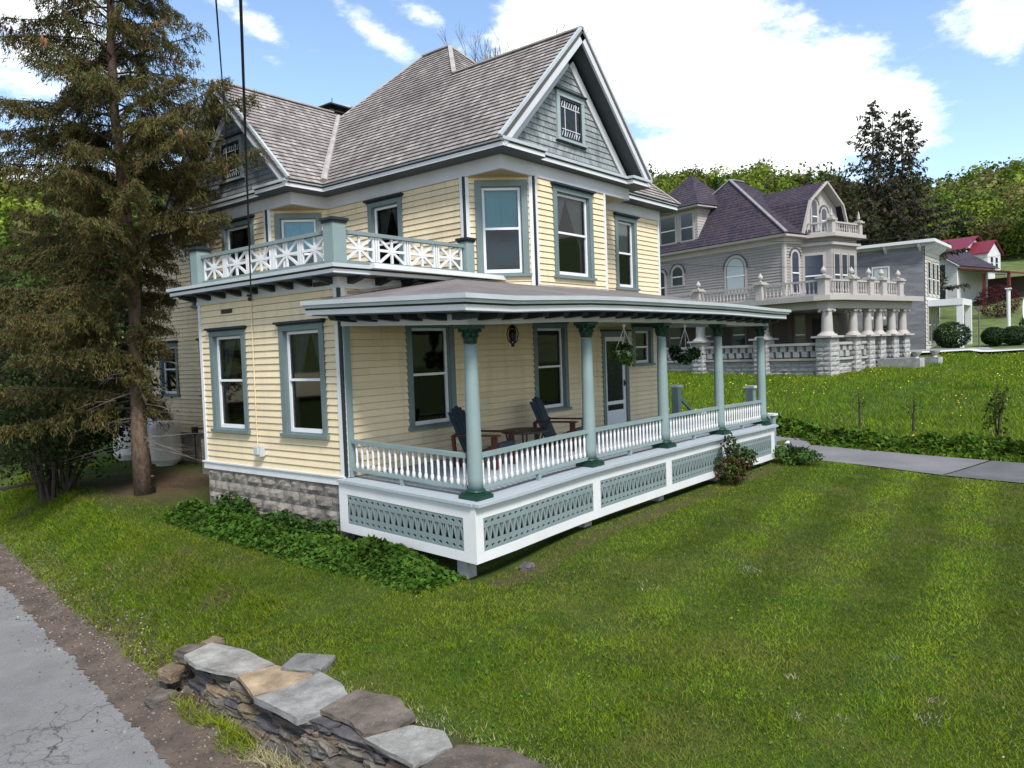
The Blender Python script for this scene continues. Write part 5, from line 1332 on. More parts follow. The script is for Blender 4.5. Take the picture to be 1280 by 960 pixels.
# ------------------------------------------------------------------ porch furniture
def chair(x, y, rz, label):
    z = sag((x, y, 0))[2]-.01; r_ = thing('adirondack_chair', (x, y, z), label, 'chair', 'porch armchairs', rz); L_ = dict(local=True)
    for s in (-1, 1):
        mb = MB(); mb.box(.30, s*.30-.02, 0, .40, s*.30+.02, .52); obj('front_leg', mb, M['red'], r_, **L_)
        mb = MB(); mb.prism([(.40, s*.27-.015, .30), (.40, s*.27-.015, .38), (-.42, s*.27-.015, .10), (-.42, s*.27-.015, .0), (-.34, s*.27-.015, .0)], (0, .03, 0)); obj('side_rail', mb, M['red'], r_, **L_)
        mb = MB(); mb.box(-.38, s*.33-.06, .52, .46, s*.33+.06, .545); obj('armrest', mb, M['red'], r_, bevel=.006, **L_)
        mb = MB(); mb.beam((-.36, s*.31, .05), (-.40, s*.31, .52), .04, .06, (1, 0, 0)); obj('rear_leg', mb, M['red'], r_, **L_)
    mb = MB()
    for i in range(6): xx = .40-i*.10; zz = .375-i*.043; mb.box(xx-.085, -.27, zz, xx, .27, zz+.02)
    mb.box(.40, -.29, .29, .425, .29, .40); obj('seat', mb, M['navy'], r_, **L_)
    mb = MB()
    for i in range(5):
        y_ = -.26+i*.105; hh = .98-.03*abs(i-2)**1.5; a = V((-.18, y_, .16)); b_ = V((-.50, y_, hh)); mb.ob(a, (0, .095, 0), b_-a, (-.02, 0, -.008))
    mb.beam((-.36, -.3, .53), (-.36, .3, .53), .03, .07); mb.beam((-.46, -.26, .80), (-.46, .26, .80), .025, .06); obj('backrest', mb, M['navy'], r_, **L_)
    return r_
an = math.atan2(-.97, .22)
chair(4.28, -.95, an, 'navy and red slatted armchair below the second porch window, right of the round table'); chair(2.02, -1.02, an, 'navy and red slatted armchair half hidden behind the corner column, left of the round table')
tz = sag((3.3, -.85, 0))[2]-.01; tb = thing('round_table', (3.30, -.85, tz), 'low dark round table between the two porch armchairs', 'table'); mb = MB(); mb.lathe([(.40, .40), (.42, .41), (.42, .44), (.40, .45)], (3.30, -.85, tz), 28); obj('tabletop', mb, M['tabletop'], tb)
for k in range(8):
    a = PI/4*k; mb = MB(); mb.tube([(3.3+.26*math.cos(a), -.85+.26*math.sin(a), tz), (3.3+.33*math.cos(a), -.85+.33*math.sin(a), tz+.40)], .018, 6); obj('leg', mb, M['tabletop'], tb)
# hanging lantern
lt = thing('porch_lantern', (3.0, -.9, 2.43), 'black caged lantern hanging from the porch ceiling', 'lantern'); mb = MB(); c = (3.0, -.9)
mb.tube([(c[0], c[1], 2.43), (c[0], c[1], 2.28)], .008, 5); mb.lathe([(.01, 2.29), (.05, 2.26), (.085, 2.22), (.03, 2.225)], (c[0], c[1], 0), 12)
for k in range(6):
    a = PI/3*k; ca, sa = math.cos(a), math.sin(a); mb.tube([(c[0]+.075*ca, c[1]+.075*sa, 2.22), (c[0]+.10*ca, c[1]+.10*sa, 2.12), (c[0]+.075*ca, c[1]+.075*sa, 2.0), (c[0]+.02*ca, c[1]+.02*sa, 1.95)], .010, 5)
mb.lathe([(.02, 1.90), (.035, 1.93), (.02, 1.96)], (c[0], c[1], 0), 10); obj('cage', mb, M['iron'], lt)
mb = MB(); mb.lathe([(.03, 1.99), (.06, 2.05), (.065, 2.14), (.03, 2.21)], (c[0], c[1], 0), 12); obj('glass_shade', mb, M['gpane'], lt)
def basket(x, y, z, rad, h, seed, label, base, n):
    r_ = thing('hanging_basket', (x, y, 2.29), label, 'hanging plant', 'hanging baskets on the porch'); hk = V((x, y, 2.26)); mb = MB()
    mb.tube([hk, hk+V((0, 0, -.12))], .012, 6); mb.ball((x, y, 2.21), .035, 8, 6)
    for k in range(3): a = 2.1*k+.4; mb.tube([hk+V((0, 0, -.1)), (x+.16*math.cos(a), y+.16*math.sin(a), z+.05)], .006, 4)
    obj('hanger', mb, M['sash'], r_); mb = MB(); mb.lathe([(.09, z-.16), (.15, z-.04), (.165, z+.03), (.14, z+.03)], (x, y, 0), 16); obj('pot', mb, M['tank'], r_)
    leafy('foliage', r_, (x, y, z), (rad, rad, h), n, .065, base, seed, lobes=8)
basket(4.42, -2.28, 1.74, .27, .30, 5, 'hanging basket with trailing yellow-green plant in front of the screen door', (.055, .10, .02), 900)
basket(6.72, -2.30, 1.66, .33, .24, 7, 'hanging basket with dark bushy fern between the third and fourth columns', (.018, .045, .014), 1300)

# ------------------------------------------------------------------ cables
def cable(name, p, q, r, s, label, sagz=.15, n=24):
    p, q = V(p), V(q); pts = [p+(q-p)*(i/n)+V((0, 0, -sagz*4*(i/n)*(1-i/n))) for i in range(n+1)]; mb = MB(); mb.tube(pts, r, 6); return tag(obj(name, mb, M['wire'], None, tuple(p)), label, 'cable', 'service cables')
cable('service_cable', (-.06, 2.25, 2.90), (-6.55, -8.15, 4.05+.75), .011, 0, 'black service cable running straight down to the corner of the one-storey wing', .03)
cable('service_cable', (1.66, 5.6, 6.25), (-6.62, -8.0, 5.1), .010, 0, 'black service cable slanting into the side gable by the spruce', .02)
# ------------------------------------------------------------------ the grey neighbour house (own frame: la to the left-back, lb to the right-back)
N0 = V((34.02, 3.27, -.01)); th = math.radians(15); LA = V((math.sin(th), math.cos(th), 0)); LB = V((math.cos(th), -math.sin(th), 0))
def frame(o, A=None, B=None):
    o = V(o); A = A or LA; B = B or LB
    return lambda p: tuple(o+A*p[0]+B*p[1]+V((0, 0, p[2])))
NF = frame(N0); NM = lambda: MB(NF)
NH = thing('grey_house', NF((8, 7, 0)), 'large mauve-grey Victorian house with purple slate roof and stone-pillared porch next door', 'house')
LW, RW = ((-1, 0), (0, -1)), ((0, 1), (-1, 0))      # (along, outward) for the left face and the right face
def nobj(name, mb, mat, par=None, **k): return obj(name, mb, mat, par or NH, **k)
mb = NM(); siding(mb, (14.2, 2.5), *LW, 10.0, .9, 8.0, exp=.17, lift=.035); siding(mb, (4.2, 2.5), *RW, 6.3, .9, 8.0, exp=.17, lift=.035); siding(mb, (14.2, 8.8), (0, -1), (1, 0), 6.3, .9, 8.0, exp=.17)
mb.box(4.3, 2.6, .2, 14.1, 8.75, 7.9); nobj('wall', mb, M['nsiding'])
mb = NM(); mb.box(4.17, 2.44, 3.8, 4.32, 2.56, 7.6); mb.box(4.14, 2.47, 3.8, 4.19, 2.66, 7.6); nobj('corner_board', mb, M['ntrim'])
# eaves and roof
ev = [(14.75, 9.3), (14.75, 2.0), (3.7, 2.0), (3.7, 9.3)]
mb = NM(); mb.prism([(x, y, 7.95) for x, y in ev], (0, 0, .16)); mb.prism([(14.3, 2.4, 7.6), (4.1, 2.4, 7.6), (4.1, 8.9, 7.6), (14.3, 8.9, 7.6)], (0, 0, .34)); nobj('cornice', mb, M['ntrim'])
mb = MB(); A, B_, C2, D2 = [NF((x, y, 8.12)) for x, y in ((14.8, 1.95), (3.65, 1.95), (3.65, 9.3), (14.8, 9.3))]; P1, P2 = NF((9.9, 5.0, 12.6)), NF((9.9, 6.4, 12.6))
for pl in ((A, B_, P1), (B_, C2, P2, P1), (C2, D2, P2), (D2, A, P1, P2)): courses(mb, pl, .22, .02)
nroof = obj('roof', mb, M['nroof'], NH)
mb = NM(); mb.beam((3.65, 1.95, 8.15), (9.9, 5, 12.65), .22, .08); mb.beam((14.8, 1.95, 8.15), (9.9, 5, 12.65), .22, .08); mb.beam((9.9, 5, 12.65), (9.9, 6.4, 12.65), .22, .08); nobj('ridge_cap', mb, M['flash2'])
# dormer with pyramid roof on the left slope
mb = NM(); siding(mb, (14.0, 2.35), *LW, 3.55, 8.3, 10.75, exp=.17); siding(mb, (10.45, 2.35), *RW, 2.6, 8.3, 10.75, exp=.17); mb.box(10.5, 2.4, 8.2, 13.95, 5.5, 10.7); dorm = nobj('dormer', mb, M['ntrim'])
mb = NM(); mb.prism([(9.95, 1.85, 10.72), (14.5, 1.85, 10.72), (14.5, 6.2, 10.72), (9.95, 6.2, 10.72)], (0, 0, .14)); obj('dormer_cornice', mb, M['ntrim'], dorm)
mb = MB(); c4 = [NF((x, y, 10.86)) for x, y in ((9.9, 1.8), (14.55, 1.8), (14.55, 6.2), (9.9, 6.2))]; ap = NF((12.2, 3.9, 13.3))
for i in range(4): courses(mb, (c4[i], c4[(i+1) % 4], ap), .22, .02)
obj('dormer_roof', mb, M['nroof'], dorm)
def nwin(par, p, sd, n, w, z0, z1, fr, arch=False, cas=.18, sash=M['sash'], trim=None, nm='window', mull=0, curtain=None):
    trim = trim or M['ntrim']
    def pts(e, zz0, zz1):
        if not arch: return [(-e, zz0), (w+e, zz0), (w+e, zz1), (-e, zz1)]
        R_ = w/2+e; zc = z1-w/2
        return [(-e, zz0), (w+e, zz0)]+[(w/2+R_*math.cos(a), zc+R_*math.sin(a)) for a in [PI*i/14 for i in range(15)]]
    def P(s, d, z): return (p[0]+sd[0]*s+n[0]*d, p[1]+sd[1]*s+n[1]*d, z)
    def plate(e, d0, d1, zz0, zz1):
        m_ = MB(fr); q = pts(e, zz0, zz1); m_.prism([P(s, d0, z) for s, z in q], (n[0]*(d1-d0), n[1]*(d1-d0), 0)); return m_
    wn = obj(nm, plate(cas, .015, .06, z0-.1, z1+cas), trim, par)
    if arch:
        m_ = MB(fr); q = pts(cas+.07, z0, z1)[2:]; q2 = pts(cas+.0, z0, z1)[2:]
        for i in range(len(q)-1): m_.add([P(s, .1, z) for s, z in (q[i], q[i+1], q2[i+1], q2[i])], [[0, 1, 2, 3]]); m_.add([P(q[i][0], .03, q[i][1]), P(q[i+1][0], .03, q[i+1][1]), P(q[i+1][0], .1, q[i+1][1]), P(q[i][0], .1, q[i][1])], [[0, 1, 2, 3]])
        obj('arch_moulding', m_, M['soffit'], wn)
    obj('pane', plate(0, .062, .068, z0, z1), M['farpane'], wn)
    m_ = MB(fr); zm = (z0+z1)/2-.05
    wbox(m_, p, sd, n, 0, w, .069, .085, zm-.035, zm+.035)
    for k in range(mull): s = w*(k+1)/(mull+1); wbox(m_, p, sd, n, s-.03, s+.03, .069, .083, z0, z1)
    obj('sash', m_, sash, wn)
    if curtain: obj('blind', plate(-.04, .0685, .0688, *curtain), M['shade_grey'], wn)
    return wn
M['farpane'] = paint('far_window_glass', (.03, .035, .06), .3, .6, .1, spec=.9)
M['farpane_blue'] = paint('far_window_sky_glass', (.05, .07, .17), .3, .6, .1, spec=.9)
nwin(dorm, (13.55, 2.35), *LW, 1.25, 8.75, 10.45, NF, cas=.12); nwin(dorm, (11.75, 2.35), *LW, .95, 8.75, 10.45, NF, cas=.12)
nwin(NH, (8.30, 2.5), *LW, 1.35, 5.0, 7.15, NF, True, curtain=(5.0, 6.0)); nwin(NH, (12.75, 2.5), *LW, .85, 5.9, 7.1, NF, True); nwin(NH, (14.0, 2.5), *LW, .5, 4.9, 6.9, NF, True)
nwin(NH, (4.2, 3.2), *RW, .62, 4.75, 7.15, NF, True)
# gambrel gable facing the right side
mb = MB(); gl = 4.2; prof = [(3.7, 8.2), (4.5, 10.2), (6.2, 11.45), (7.9, 10.2), (8.7, 8.2)]
for (y0_, z0_), (y1_, z1_) in zip(prof, prof[1:]): courses(mb, [NF((gl-.5, y0_, z0_)), NF((10.2, y0_, z0_)), NF((10.2, y1_, z1_)), NF((gl-.5, y1_, z1_))], .22, .02)
gam = obj('gambrel_roof', mb, M['nroof'], NH)
mb = NM(); mb.prism([(gl, y, z) for y, z in [(3.9, 8.0)]+[(y, z-.12) for y, z in prof[1:-1]]+[(8.5, 8.0)]], (.2, 0, 0)); gw = nobj('gambrel_wall', mb, M['ntrim'])
mb = NM()
for (y0_, z0_), (y1_, z1_) in zip(prof, prof[1:]): mb.beam((gl-.47, y0_, z0_-.06), (gl-.47, y1_, z1_-.06), .12, .16, (1, 0, 0)); mb.add([(gl-.45, y0_, z0_-.1), (gl, y0_, z0_-.1), (gl, y1_, z1_-.1), (gl-.45, y1_, z1_-.1)], [[0, 1, 2, 3]])
nobj('rake_board', mb, M['ntrim'])
nwin(NH, (4.2, 5.3), *RW, .5, 8.5, 10.3, NF, True, cas=.14, nm='gable_window'); nwin(NH, (4.2, 6.3), *RW, .5, 8.5, 9.9, NF, True, cas=.14, nm='gable_window')
# two-storey bay under the gambrel with its own balustrade
by = [(4.2, 4.3), (2.7, 4.9), (2.7, 7.6), (4.2, 8.2)]
mb = NM(); slab(mb, by, 3.9, 7.95); bay = nobj('bay', mb, M['nsiding'])
mb = NM(); slab(mb, [(4.2, 3.8), (2.25, 4.6), (2.25, 7.9), (4.2, 8.7)], 7.9, 8.1); slab(mb, [(4.2, 4.1), (2.5, 4.8), (2.5, 7.75), (4.2, 8.4)], 7.45, 7.6); nobj('bay_cornice', mb, M['ntrim'])
d_ = V((-1.5, .6)).normalized(); nwin(bay, (4.05, 4.36), (d_.x, d_.y), (d_.y*-1 if False else -d_.y*1, d_.x), 1.0, 4.6, 6.9, NF, cas=.15)
for k in range(3): nwin(bay, (2.7, 5.15+k*.78), *RW, .5, 4.6, 6.9, NF, cas=.08)
def balustrade(pts, z0, z1, posts, fin, name='roof_balustrade', n_b=None, pw=.42, ph=.35):
    mb = NM(); pts = [V(p) for p in pts]
    for a, b in zip(pts, pts[1:]):
        mb.beam((a.x, a.y, z1), (b.x, b.y, z1), .14, .1); mb.beam((a.x, a.y, z0+.08), (b.x, b.y, z0+.08), .12, .1)
    r_ = nobj(name, mb, M['ntrim']); bl = NM()
    for a, b in zip(pts, pts[1:]):
        L = (b-a).length; m_ = max(2, int(L/.24))
        for i in range(m_):
            q = a+(b-a)*((i+.5)/m_); bl.lathe([(.03, z0+.12), (.055, z0+.25), (.03, z0+.4), (.045, z1-.12), (.035, z1-.05)], (q.x, q.y, 0), 6)
    obj('baluster_row', bl, M['ntrim'], r_)
    for p in posts:
        pm = NM(); pm.box(p[0]-pw/2, p[1]-pw/2, z0-.05, p[0]+pw/2, p[1]+pw/2, z1+.08); pm.box(p[0]-pw/2-.1, p[1]-pw/2-.1, z1+.08, p[0]+pw/2+.1, p[1]+pw/2+.1, z1+.17); pm.box(p[0]-pw/2-.02, p[1]-pw/2-.02, z1+.17, p[0]+pw/2+.02, p[1]+pw/2+.02, z1+.24)
        po = obj('balustrade_post', pm, M['ntrim'], r_)
        fm = NM()
        if fin == 'ball': fm.lathe([(.06, z1+.24), (.08, z1+.28), (.05, z1+.33), (.13, z1+.42), (.15, z1+.50), (.11, z1+.60), (.03, z1+.70), (.01, z1+.76)], (p[0], p[1], 0), 10)
        else: fm.lathe([(.09, z1+.2), (.05, z1+.28), (.10, z1+.36), (.015, z1+.8)], (p[0], p[1], 0), 8)
        obj('finial', fm, M['ntrim'], r_)
balustrade([(4.2, 4.2), (2.6, 4.8), (2.6, 7.7), (4.2, 8.3)], 8.1, 8.75, [(2.6, 4.8), (2.6, 7.7)], 'spike', 'bay_balustrade', pw=.3)
# porch: stone base, pierced balustrade, pedestals, columns, entablature
cp = [(13.2, 0), (.55, 0), (.16, .16), (0, .55), (0, 4.0)]
mb = NM()
for a, b in zip(cp, cp[1:]):
    d = V((b[0]-a[0], b[1]-a[1])); L = d.length; d.normalize(); blocks(mb, a, (d.x, d.y), (d.y*1 if False else d.y, -d.x) if False else (-abs(d.y), -abs(d.x)), L, -.5, .82, .62, .23, .05)
nobj('porch_base', mb, M['nstone'])
cp2 = [(13.2, 0), (0.05, 0), (0.0, .05), (0, 4.0)]
def rail(mb, z0, z1, hw):
    for a, b in zip(cp2, cp2[1:]): mb.beam((a[0], a[1], (z0+z1)/2), (b[0], b[1], (z0+z1)/2), hw, z1-z0)
mb = NM(); rail(mb, .82, .94, .34); rail(mb, 1.62, 1.76, .34); pb = nobj('porch_balustrade', mb, M['ntrim'])
mb = NM()
def pierce(a, b):
    a, b = V(a), V(b); L = (b-a).length; d = (b-a)/L; n_ = int(L/.52)
    for i in range(n_):
        for row in (0, 1):
            s0 = (i+.0+.5*row)*L/n_; w = .34
            c_ = a+d*(s0+w/2); z0 = 1.0+row*.31; mb.beam((c_.x-d.x*w/2, c_.y-d.y*w/2, z0+.155), (c_.x+d.x*w/2, c_.y+d.y*w/2, z0+.155), .18, .30)
pierce((13.2, 0), (.4, 0)); pierce((0, .4), (0, 3.9)); obj('pierced_blocks', mb, M['nstone'], pb)
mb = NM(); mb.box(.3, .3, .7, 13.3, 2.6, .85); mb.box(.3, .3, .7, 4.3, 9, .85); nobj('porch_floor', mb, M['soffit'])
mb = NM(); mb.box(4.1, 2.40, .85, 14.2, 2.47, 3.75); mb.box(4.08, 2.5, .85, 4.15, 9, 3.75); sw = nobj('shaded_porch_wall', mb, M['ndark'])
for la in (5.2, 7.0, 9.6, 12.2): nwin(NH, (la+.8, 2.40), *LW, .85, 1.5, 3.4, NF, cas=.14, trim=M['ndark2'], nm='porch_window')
for lb in (3.2, 6.6): nwin(NH, (4.08, lb), *RW, .9, 1.2, 3.4, NF, cas=.14, trim=M['ndark2'], nm='porch_window')
mb = NM(); mb.box(4.05, 5.0, .85, 4.07, 6.0, 3.2); nobj('front_door', mb, M['room'])
def pier(la, lb, wide=.82, k=1.0):
    mb = NM(); w = wide
    for (sx, sy, dx, dy) in ((-1, -1, 1, 0), ):
        pass
    blocks(mb, (la+w/2, lb-w/2), (-1, 0), (0, -1), w, -.5, 2.0, .82, .25, .045); blocks(mb, (la-w/2, lb-w/2), (0, 1), (-1, 0), w, -.5, 2.0, .82, .25, .045); blocks(mb, (la+w/2, lb+w/2), (0, -1), (1, 0), w, -.5, 2.0, .82, .25, .03); blocks(mb, (la-w/2, lb+w/2), (1, 0), (0, 1), w, -.5, 2.0, .82, .25, .03)
    r_ = nobj('porch_pier', mb, M['nstone']); mb = NM(); mb.box(la-.58*k, lb-.58*k, 2.0, la+.58*k, lb+.58*k, 2.10); mb.lathe([(.52*k, 2.10), (.48*k, 2.16), (.36*k, 2.24), (.31*k, 2.32)], (la, lb, 0), 20); obj('pier_cap', mb, M['ntrim'], r_)
    mb = NM(); mb.lathe([(.29*k, 2.32), (.285*k, 2.6), (.27*k, 3.0), (.24*k, 3.36)], (la, lb, 0), 20); obj('column', mb, M['ntrim'], r_, smooth=False)
    mb = NM(); mb.box(la-.27, lb-.27, 3.42, la+.27, lb+.27, 3.5); mb.lathe([(.24, 3.34), (.28, 3.38), (.26, 3.42)], (la, lb, 0), 16)
    for s in (-1, 1):
        for s2 in (-1, 1): mb.ball((la+s*.26, lb+s2*.26, 3.40), .09, 8, 6)
    obj('capital', mb, M['ntrim'], r_)
for la in (12.6, 8.4, 3.9, 0.0): pier(la, 0)
for lb in (2.45, 3.85, 5.0, 6.4, 7.6): pier(.0, lb, .56, .8)
eo = [(13.5, -.25), (.4, -.25), (-.1, -.05), (-.28, .4), (-.28, 8.2)]
mb = NM(); slab(mb, eo+[(4.2, 8.2), (4.2, 2.5), (13.5, 2.5)], 3.52, 3.92); nobj('porch_beam', mb, M['ntrim'])
ee = [(13.9, -.7), (.3, -.7), (-.45, -.4), (-.75, .3), (-.75, 8.6)]
mb = NM(); slab(mb, ee+[(4.2, 8.6), (4.2, 2.5), (13.9, 2.5)], 3.93, 4.2); nobj('porch_roof', mb, M['ntrim'])
balustrade([(13.2, -.1), (.3, -.1), (-.1, .3), (-.1, 7.6)], 4.2, 5.0, [(12.4, -.1), (8.4, -.1), (3.95, -.1), (.15, 0), (-.1, 2.2), (-.1, 3.9), (-.1, 5.2), (-.1, 7.0)], 'ball', 'porch_roof_balustrade')
# wing walls of the steps with urns, globes
mb = NM(); mb.box(-2.6, 4.3, -.4, -.3, 4.8, .75); mb.box(-2.6, 6.3, -.4, -.3, 6.8, .75); nobj('step_wing_wall', mb, M['nstone'])
mb = NM()
for i in range(5): mb.box(-2.2+i*.4, 4.8, -.4, .3, 6.3, .05+i*.17)
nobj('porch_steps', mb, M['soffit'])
for la, lb in ((-2.3, 4.55), (-2.3, 6.55)):
    mb = NM(); mb.lathe([(.14, .75), (.10, .82), (.22, .98), (.27, 1.1), (.2, 1.1)], (la, lb, 0), 12); nobj('urn', mb, M['ntrim'])
for lb in (4.4, 5.7):
    mb = NM(); mb.ball((.1, lb, 3.0), .14, 10, 8); mb.tube([(.1, lb, 3.1), (.1, lb, 3.5)], .03, 6); nobj('porch_globe_lamp', mb, M['sash'])

# ------------------------------------------------------------------ grey stone building
S0 = V((55.17, 2.79, .94)); SF = frame(S0, V((0, 1, 0)), V((1, 0, 0))); SBd = thing('stone_building', tuple(S0), 'plain two-storey grey stone block building with white bracketed cornice', 'building'); 
def sobj(name, mb, mat, par=None, **k): return obj(name, mb, mat, par or SBd, **k)
mb = MB(SF); mb.box(0, 0, -.8, 8.5, 5.2, 7.6); sobj('wall', mb, M['grey_stone'])
mb = MB(SF); siding(mb, (-.02, 0.0), *RW, 5.2, .0, 7.5, exp=.3, lift=.03); sobj('front_facing', mb, M['farwhite2'])
mb = MB(SF); mb.prism([(-.8, -.7, 7.72), (9, -.7, 7.72), (9, 5.7, 7.72), (-.8, 5.7, 7.72)], (0, 0, .22)); mb.box(-.03, -.03, 7.55, 8.6, 5.25, 7.72); sobj('cornice', mb, M['farwhite'])
for la in (.2, 2.5, 4.8, 7.0):
    mb = MB(SF); mb.prism([(la, -.02, 7.2), (la, -.02, 7.72), (la, -.6, 7.72), (la, -.5, 7.5)], (.16, 0, 0)); sobj('bracket', mb, M['farwhite'])
for lb in (.1, .9, 1.7, 2.6, 3.5, 4.4): mb = MB(SF); mb.prism([(-.03, lb, 7.1), (-.03, lb, 7.72), (-.7, lb, 7.72), (-.55, lb, 7.45)], (0, .16, 0)); sobj('bracket', mb, M['farwhite'])
nwin(SBd, (3.45, 0), *LW, 1.0, 4.3, 6.2, SF, trim=M['farwhite'], cas=.12, curtain=(5.3, 6.15))
for lb in (.7, 2.2, 3.7):
    nwin(SBd, (-.05, lb), *RW, .7, 4.1, 6.4, SF, trim=M['farwhite2'], cas=.1)
    nwin(SBd, (-.05, lb), *RW, .7, .6, 3.1, SF, trim=M['farwhite2'], cas=.1)
mb = MB(SF); mb.box(-2.3, .6, 3.15, -.06, 4.6, 3.6); po = sobj('portico', mb, M['farwhite'])
for la, lb in ((-2.1, .85), (-2.1, 4.3)): mb = MB(SF); mb.box(la-.2, lb-.2, -.3, la+.2, lb+.2, 3.15); obj('portico_post', mb, M['farwhite'], po)
# white gabled house with red porch
W0 = V((84.9, 5.6, 3.3)); WF = frame(W0); WH = thing('white_house', tuple(W0), 'white gabled house with blue windows and a dark red side porch on the slope', 'house')
def wobj(name, mb, mat, par=None, **k): return obj(name, mb, mat, par or WH, **k)
mb = MB(WF); siding(mb, (6.1, 0), *LW, 6.2, .0, 6.1, exp=.25); mb.box(-.08, .05, -2.2, 6.1, 9, 6.1); mb.prism([(-.1, 0, 6.1), (6.1, 0, 6.1), (3.0, 0, 8.1)], (0, 9, 0)); wobj('wall', mb, M['farwhite'])
mb = MB(); courses(mb, [WF((-.5, -.35, 5.9)), WF((-.5, 9.2, 5.9)), WF((3.0, 9.2, 8.25)), WF((3.0, -.35, 8.25))], .3); courses(mb, [WF((6.5, -.35, 5.9)), WF((6.5, 9.2, 5.9)), WF((3.0, 9.2, 8.25)), WF((3.0, -.35, 8.25))], .3); obj('roof', mb, M['nroof'], WH)
mb = MB(WF); mb.beam((-.5, -.37, 5.82), (3, -.37, 8.15), .06, .2, (0, 1, 0)); mb.beam((6.5, -.37, 5.82), (3, -.37, 8.15), .06, .2, (0, 1, 0)); wobj('bargeboard', mb, M['farwhite'])
nwin(WH, (1.75, 0), *LW, .7, 4.75, 6.15, WF, trim=M['farwhite'], cas=.1); nwin(WH, (1.75, 0), *LW, .7, 1.6, 3.5, WF, trim=M['farwhite'], cas=.1)
mb = MB(WF); mb.prism([(-.1, .2, 5.7), (-.1, .2, 5.5), (-5.0, .2, 4.7), (-5.0, .2, 4.85)], (0, 7, 0)); pr_ = wobj('porch_roof', mb, M['redwood']); mb = MB(WF); mb.box(-4.9, .4, -.4, -.1, 7, .2); obj('porch_deck', mb, M['redwood'], pr_)
for la, lb in ((-4.8, .5), (-2.5, .5), (-4.8, 6.8)): mb = MB(WF); mb.box(la-.12, lb-.12, -1.5, la+.12, lb+.12, 4.9); obj('porch_post', mb, M['redwood'], pr_)
mb = MB(WF); mb.box(-4.8, .45, 1.1, -.1, .52, 1.25); mb.box(-4.8, .45, .3, -.1, .5, .9); obj('porch_rail', mb, M['redwood'], pr_); mb = MB(WF); mb.box(-.2, 6.9, 0, -4.8, 7, 4.7); obj('porch_back', mb, M['ndark'], pr_)
# upper white house with maroon roof
R0 = V((115.6, 10.0, 8.3)); RF = frame(R0); RH = thing('maroon_roof_house', tuple(R0), 'white house with long maroon metal roof highest on the slope', 'house')
def robj(name, mb, mat, par=None, **k): return obj(name, mb, mat, par or RH, **k)
mb = MB(RF); siding(mb, (9, 0), *LW, 9.2, .0, 5.6, exp=.25); mb.box(-.2, .05, -2.5, 9, 8, 5.5); mb.prism([(-.2, .05, 5.5), (-.2, 8, 5.5), (-.2, 4, 7.2)], (9.2, 0, 0)); robj('wall', mb, M['farwhite'])
mb = MB(RF)
for y0_, y1_ in ((-.6, 4.0), (8.6, 4.0)): mb.prism([(-.7, y0_, 5.45), (9.5, y0_, 5.45), (9.5, y1_, 7.55), (-.7, y1_, 7.55)], (0, 0, .12))
robj('roof', mb, M['maroon'])
mb = MB(RF); mb.box(-2.9, 1.4, -2.5, -.25, 5.4, 4.9); mb.prism([(-2.9, 1.4, 4.9), (-2.9, 5.4, 4.9), (-2.9, 3.4, 6.4)], (2.7, 0, 0)); en = robj('gabled_ell', mb, M['farwhite']); mb = MB(RF)
for y0_ in (1.0, 5.8): mb.prism([(-3.2, y0_, 4.75), (0, y0_, 4.75), (0, 3.4, 6.6), (-3.2, 3.4, 6.6)], (0, 0, .12))
obj('ell_roof', mb, M['maroon'], en)
for lb in (2.2, 3.7): nwin(RH, (-2.9, lb), *RW, .7, 2.8, 4.3, RF, trim=M['farwhite'], cas=.1)
mb = MB(RF); mb.prism([(-.3, -.2, 2.4), (-.3, -.2, 2.25), (-6.0, -.2, 1.6), (-6.0, -.2, 1.75)], (0, 6, 0)); pr2 = robj('porch_roof', mb, M['flash'])
for la in (-5.8, -3.0): mb = MB(RF); mb.box(la-.1, -.1, -3, la+.1, .1, 1.7); obj('porch_post', mb, M['farwhite'], pr2)

# ------------------------------------------------------------------ shrubs, posts and sign in front of those houses
def ball_shrub(x, y, r, h, seed, label, base=(.022, .045, .016), z=None):
    z = (float(G(x, y)) if math.hypot(x-CAM.x, y-CAM.y) < 58 else float(hillz(np.array(math.hypot(x-CAM.x, y-CAM.y)), np.array(math.atan2(y-CAM.y, x-CAM.x))))) if z is None else z
    r_ = thing('clipped_shrub', (x, y, z), label, 'shrub', 'clipped shrubs near the far houses'); mb = MB(); mb.tube([(x, y, z-.1), (x, y, z+h*.6)], [.08, .04], 6); obj('trunk', mb, M['bark_dark'], r_)
    n_ = 3000; d = rng.normal(size=(n_, 3)); d /= np.linalg.norm(d, axis=1)[:, None]; p = np.array([x, y, z+h*.5])+d*np.array([r, r, h*.52])*(.82+.2*rng.random((n_, 1))); v, f = leaves(p, .14, dirs=d*1.2, up=.2)
    np_mesh('foliage', v, f, 4, M['leaf'], col=tints(n_, base, .35), parent=r_)
ball_shrub(49.2, 4.1, .95, 1.7, 61, 'dark clipped shrub between the porch steps and the stone building')
ball_shrub(51.9, .55, 1.15, 1.75, 62, 'broad clipped dome shrub in front of the white portico')
ball_shrub(57.2, -1.2, .8, 1.3, 63, 'smaller round shrub left of the white post')
ball_shrub(57.8, -2.4, .95, 1.3, 64, 'round shrub right of the white post')
ball_shrub(63.5, -3.6, 1.5, 2.0, 65, 'larger dark shrub at the right edge beyond the white post')
ball_shrub(77.3, 1.0, 1.9, 3.0, 66, 'dark red-leaved bush below the red porch', (.07, .015, .02))
zp = 1.0
mb = MB(); mb.tube([(60.5, -1.75, zp-.2), (60.5, -1.75, zp+4.2)], .13, 8); mb.box(60.3, -1.95, zp+4.2, 60.7, -1.55, zp+4.28); tag(obj('white_post', mb, M['farwhite'], None, (60.5, -1.75, zp)), 'plain white post standing among the round shrubs', 'post')
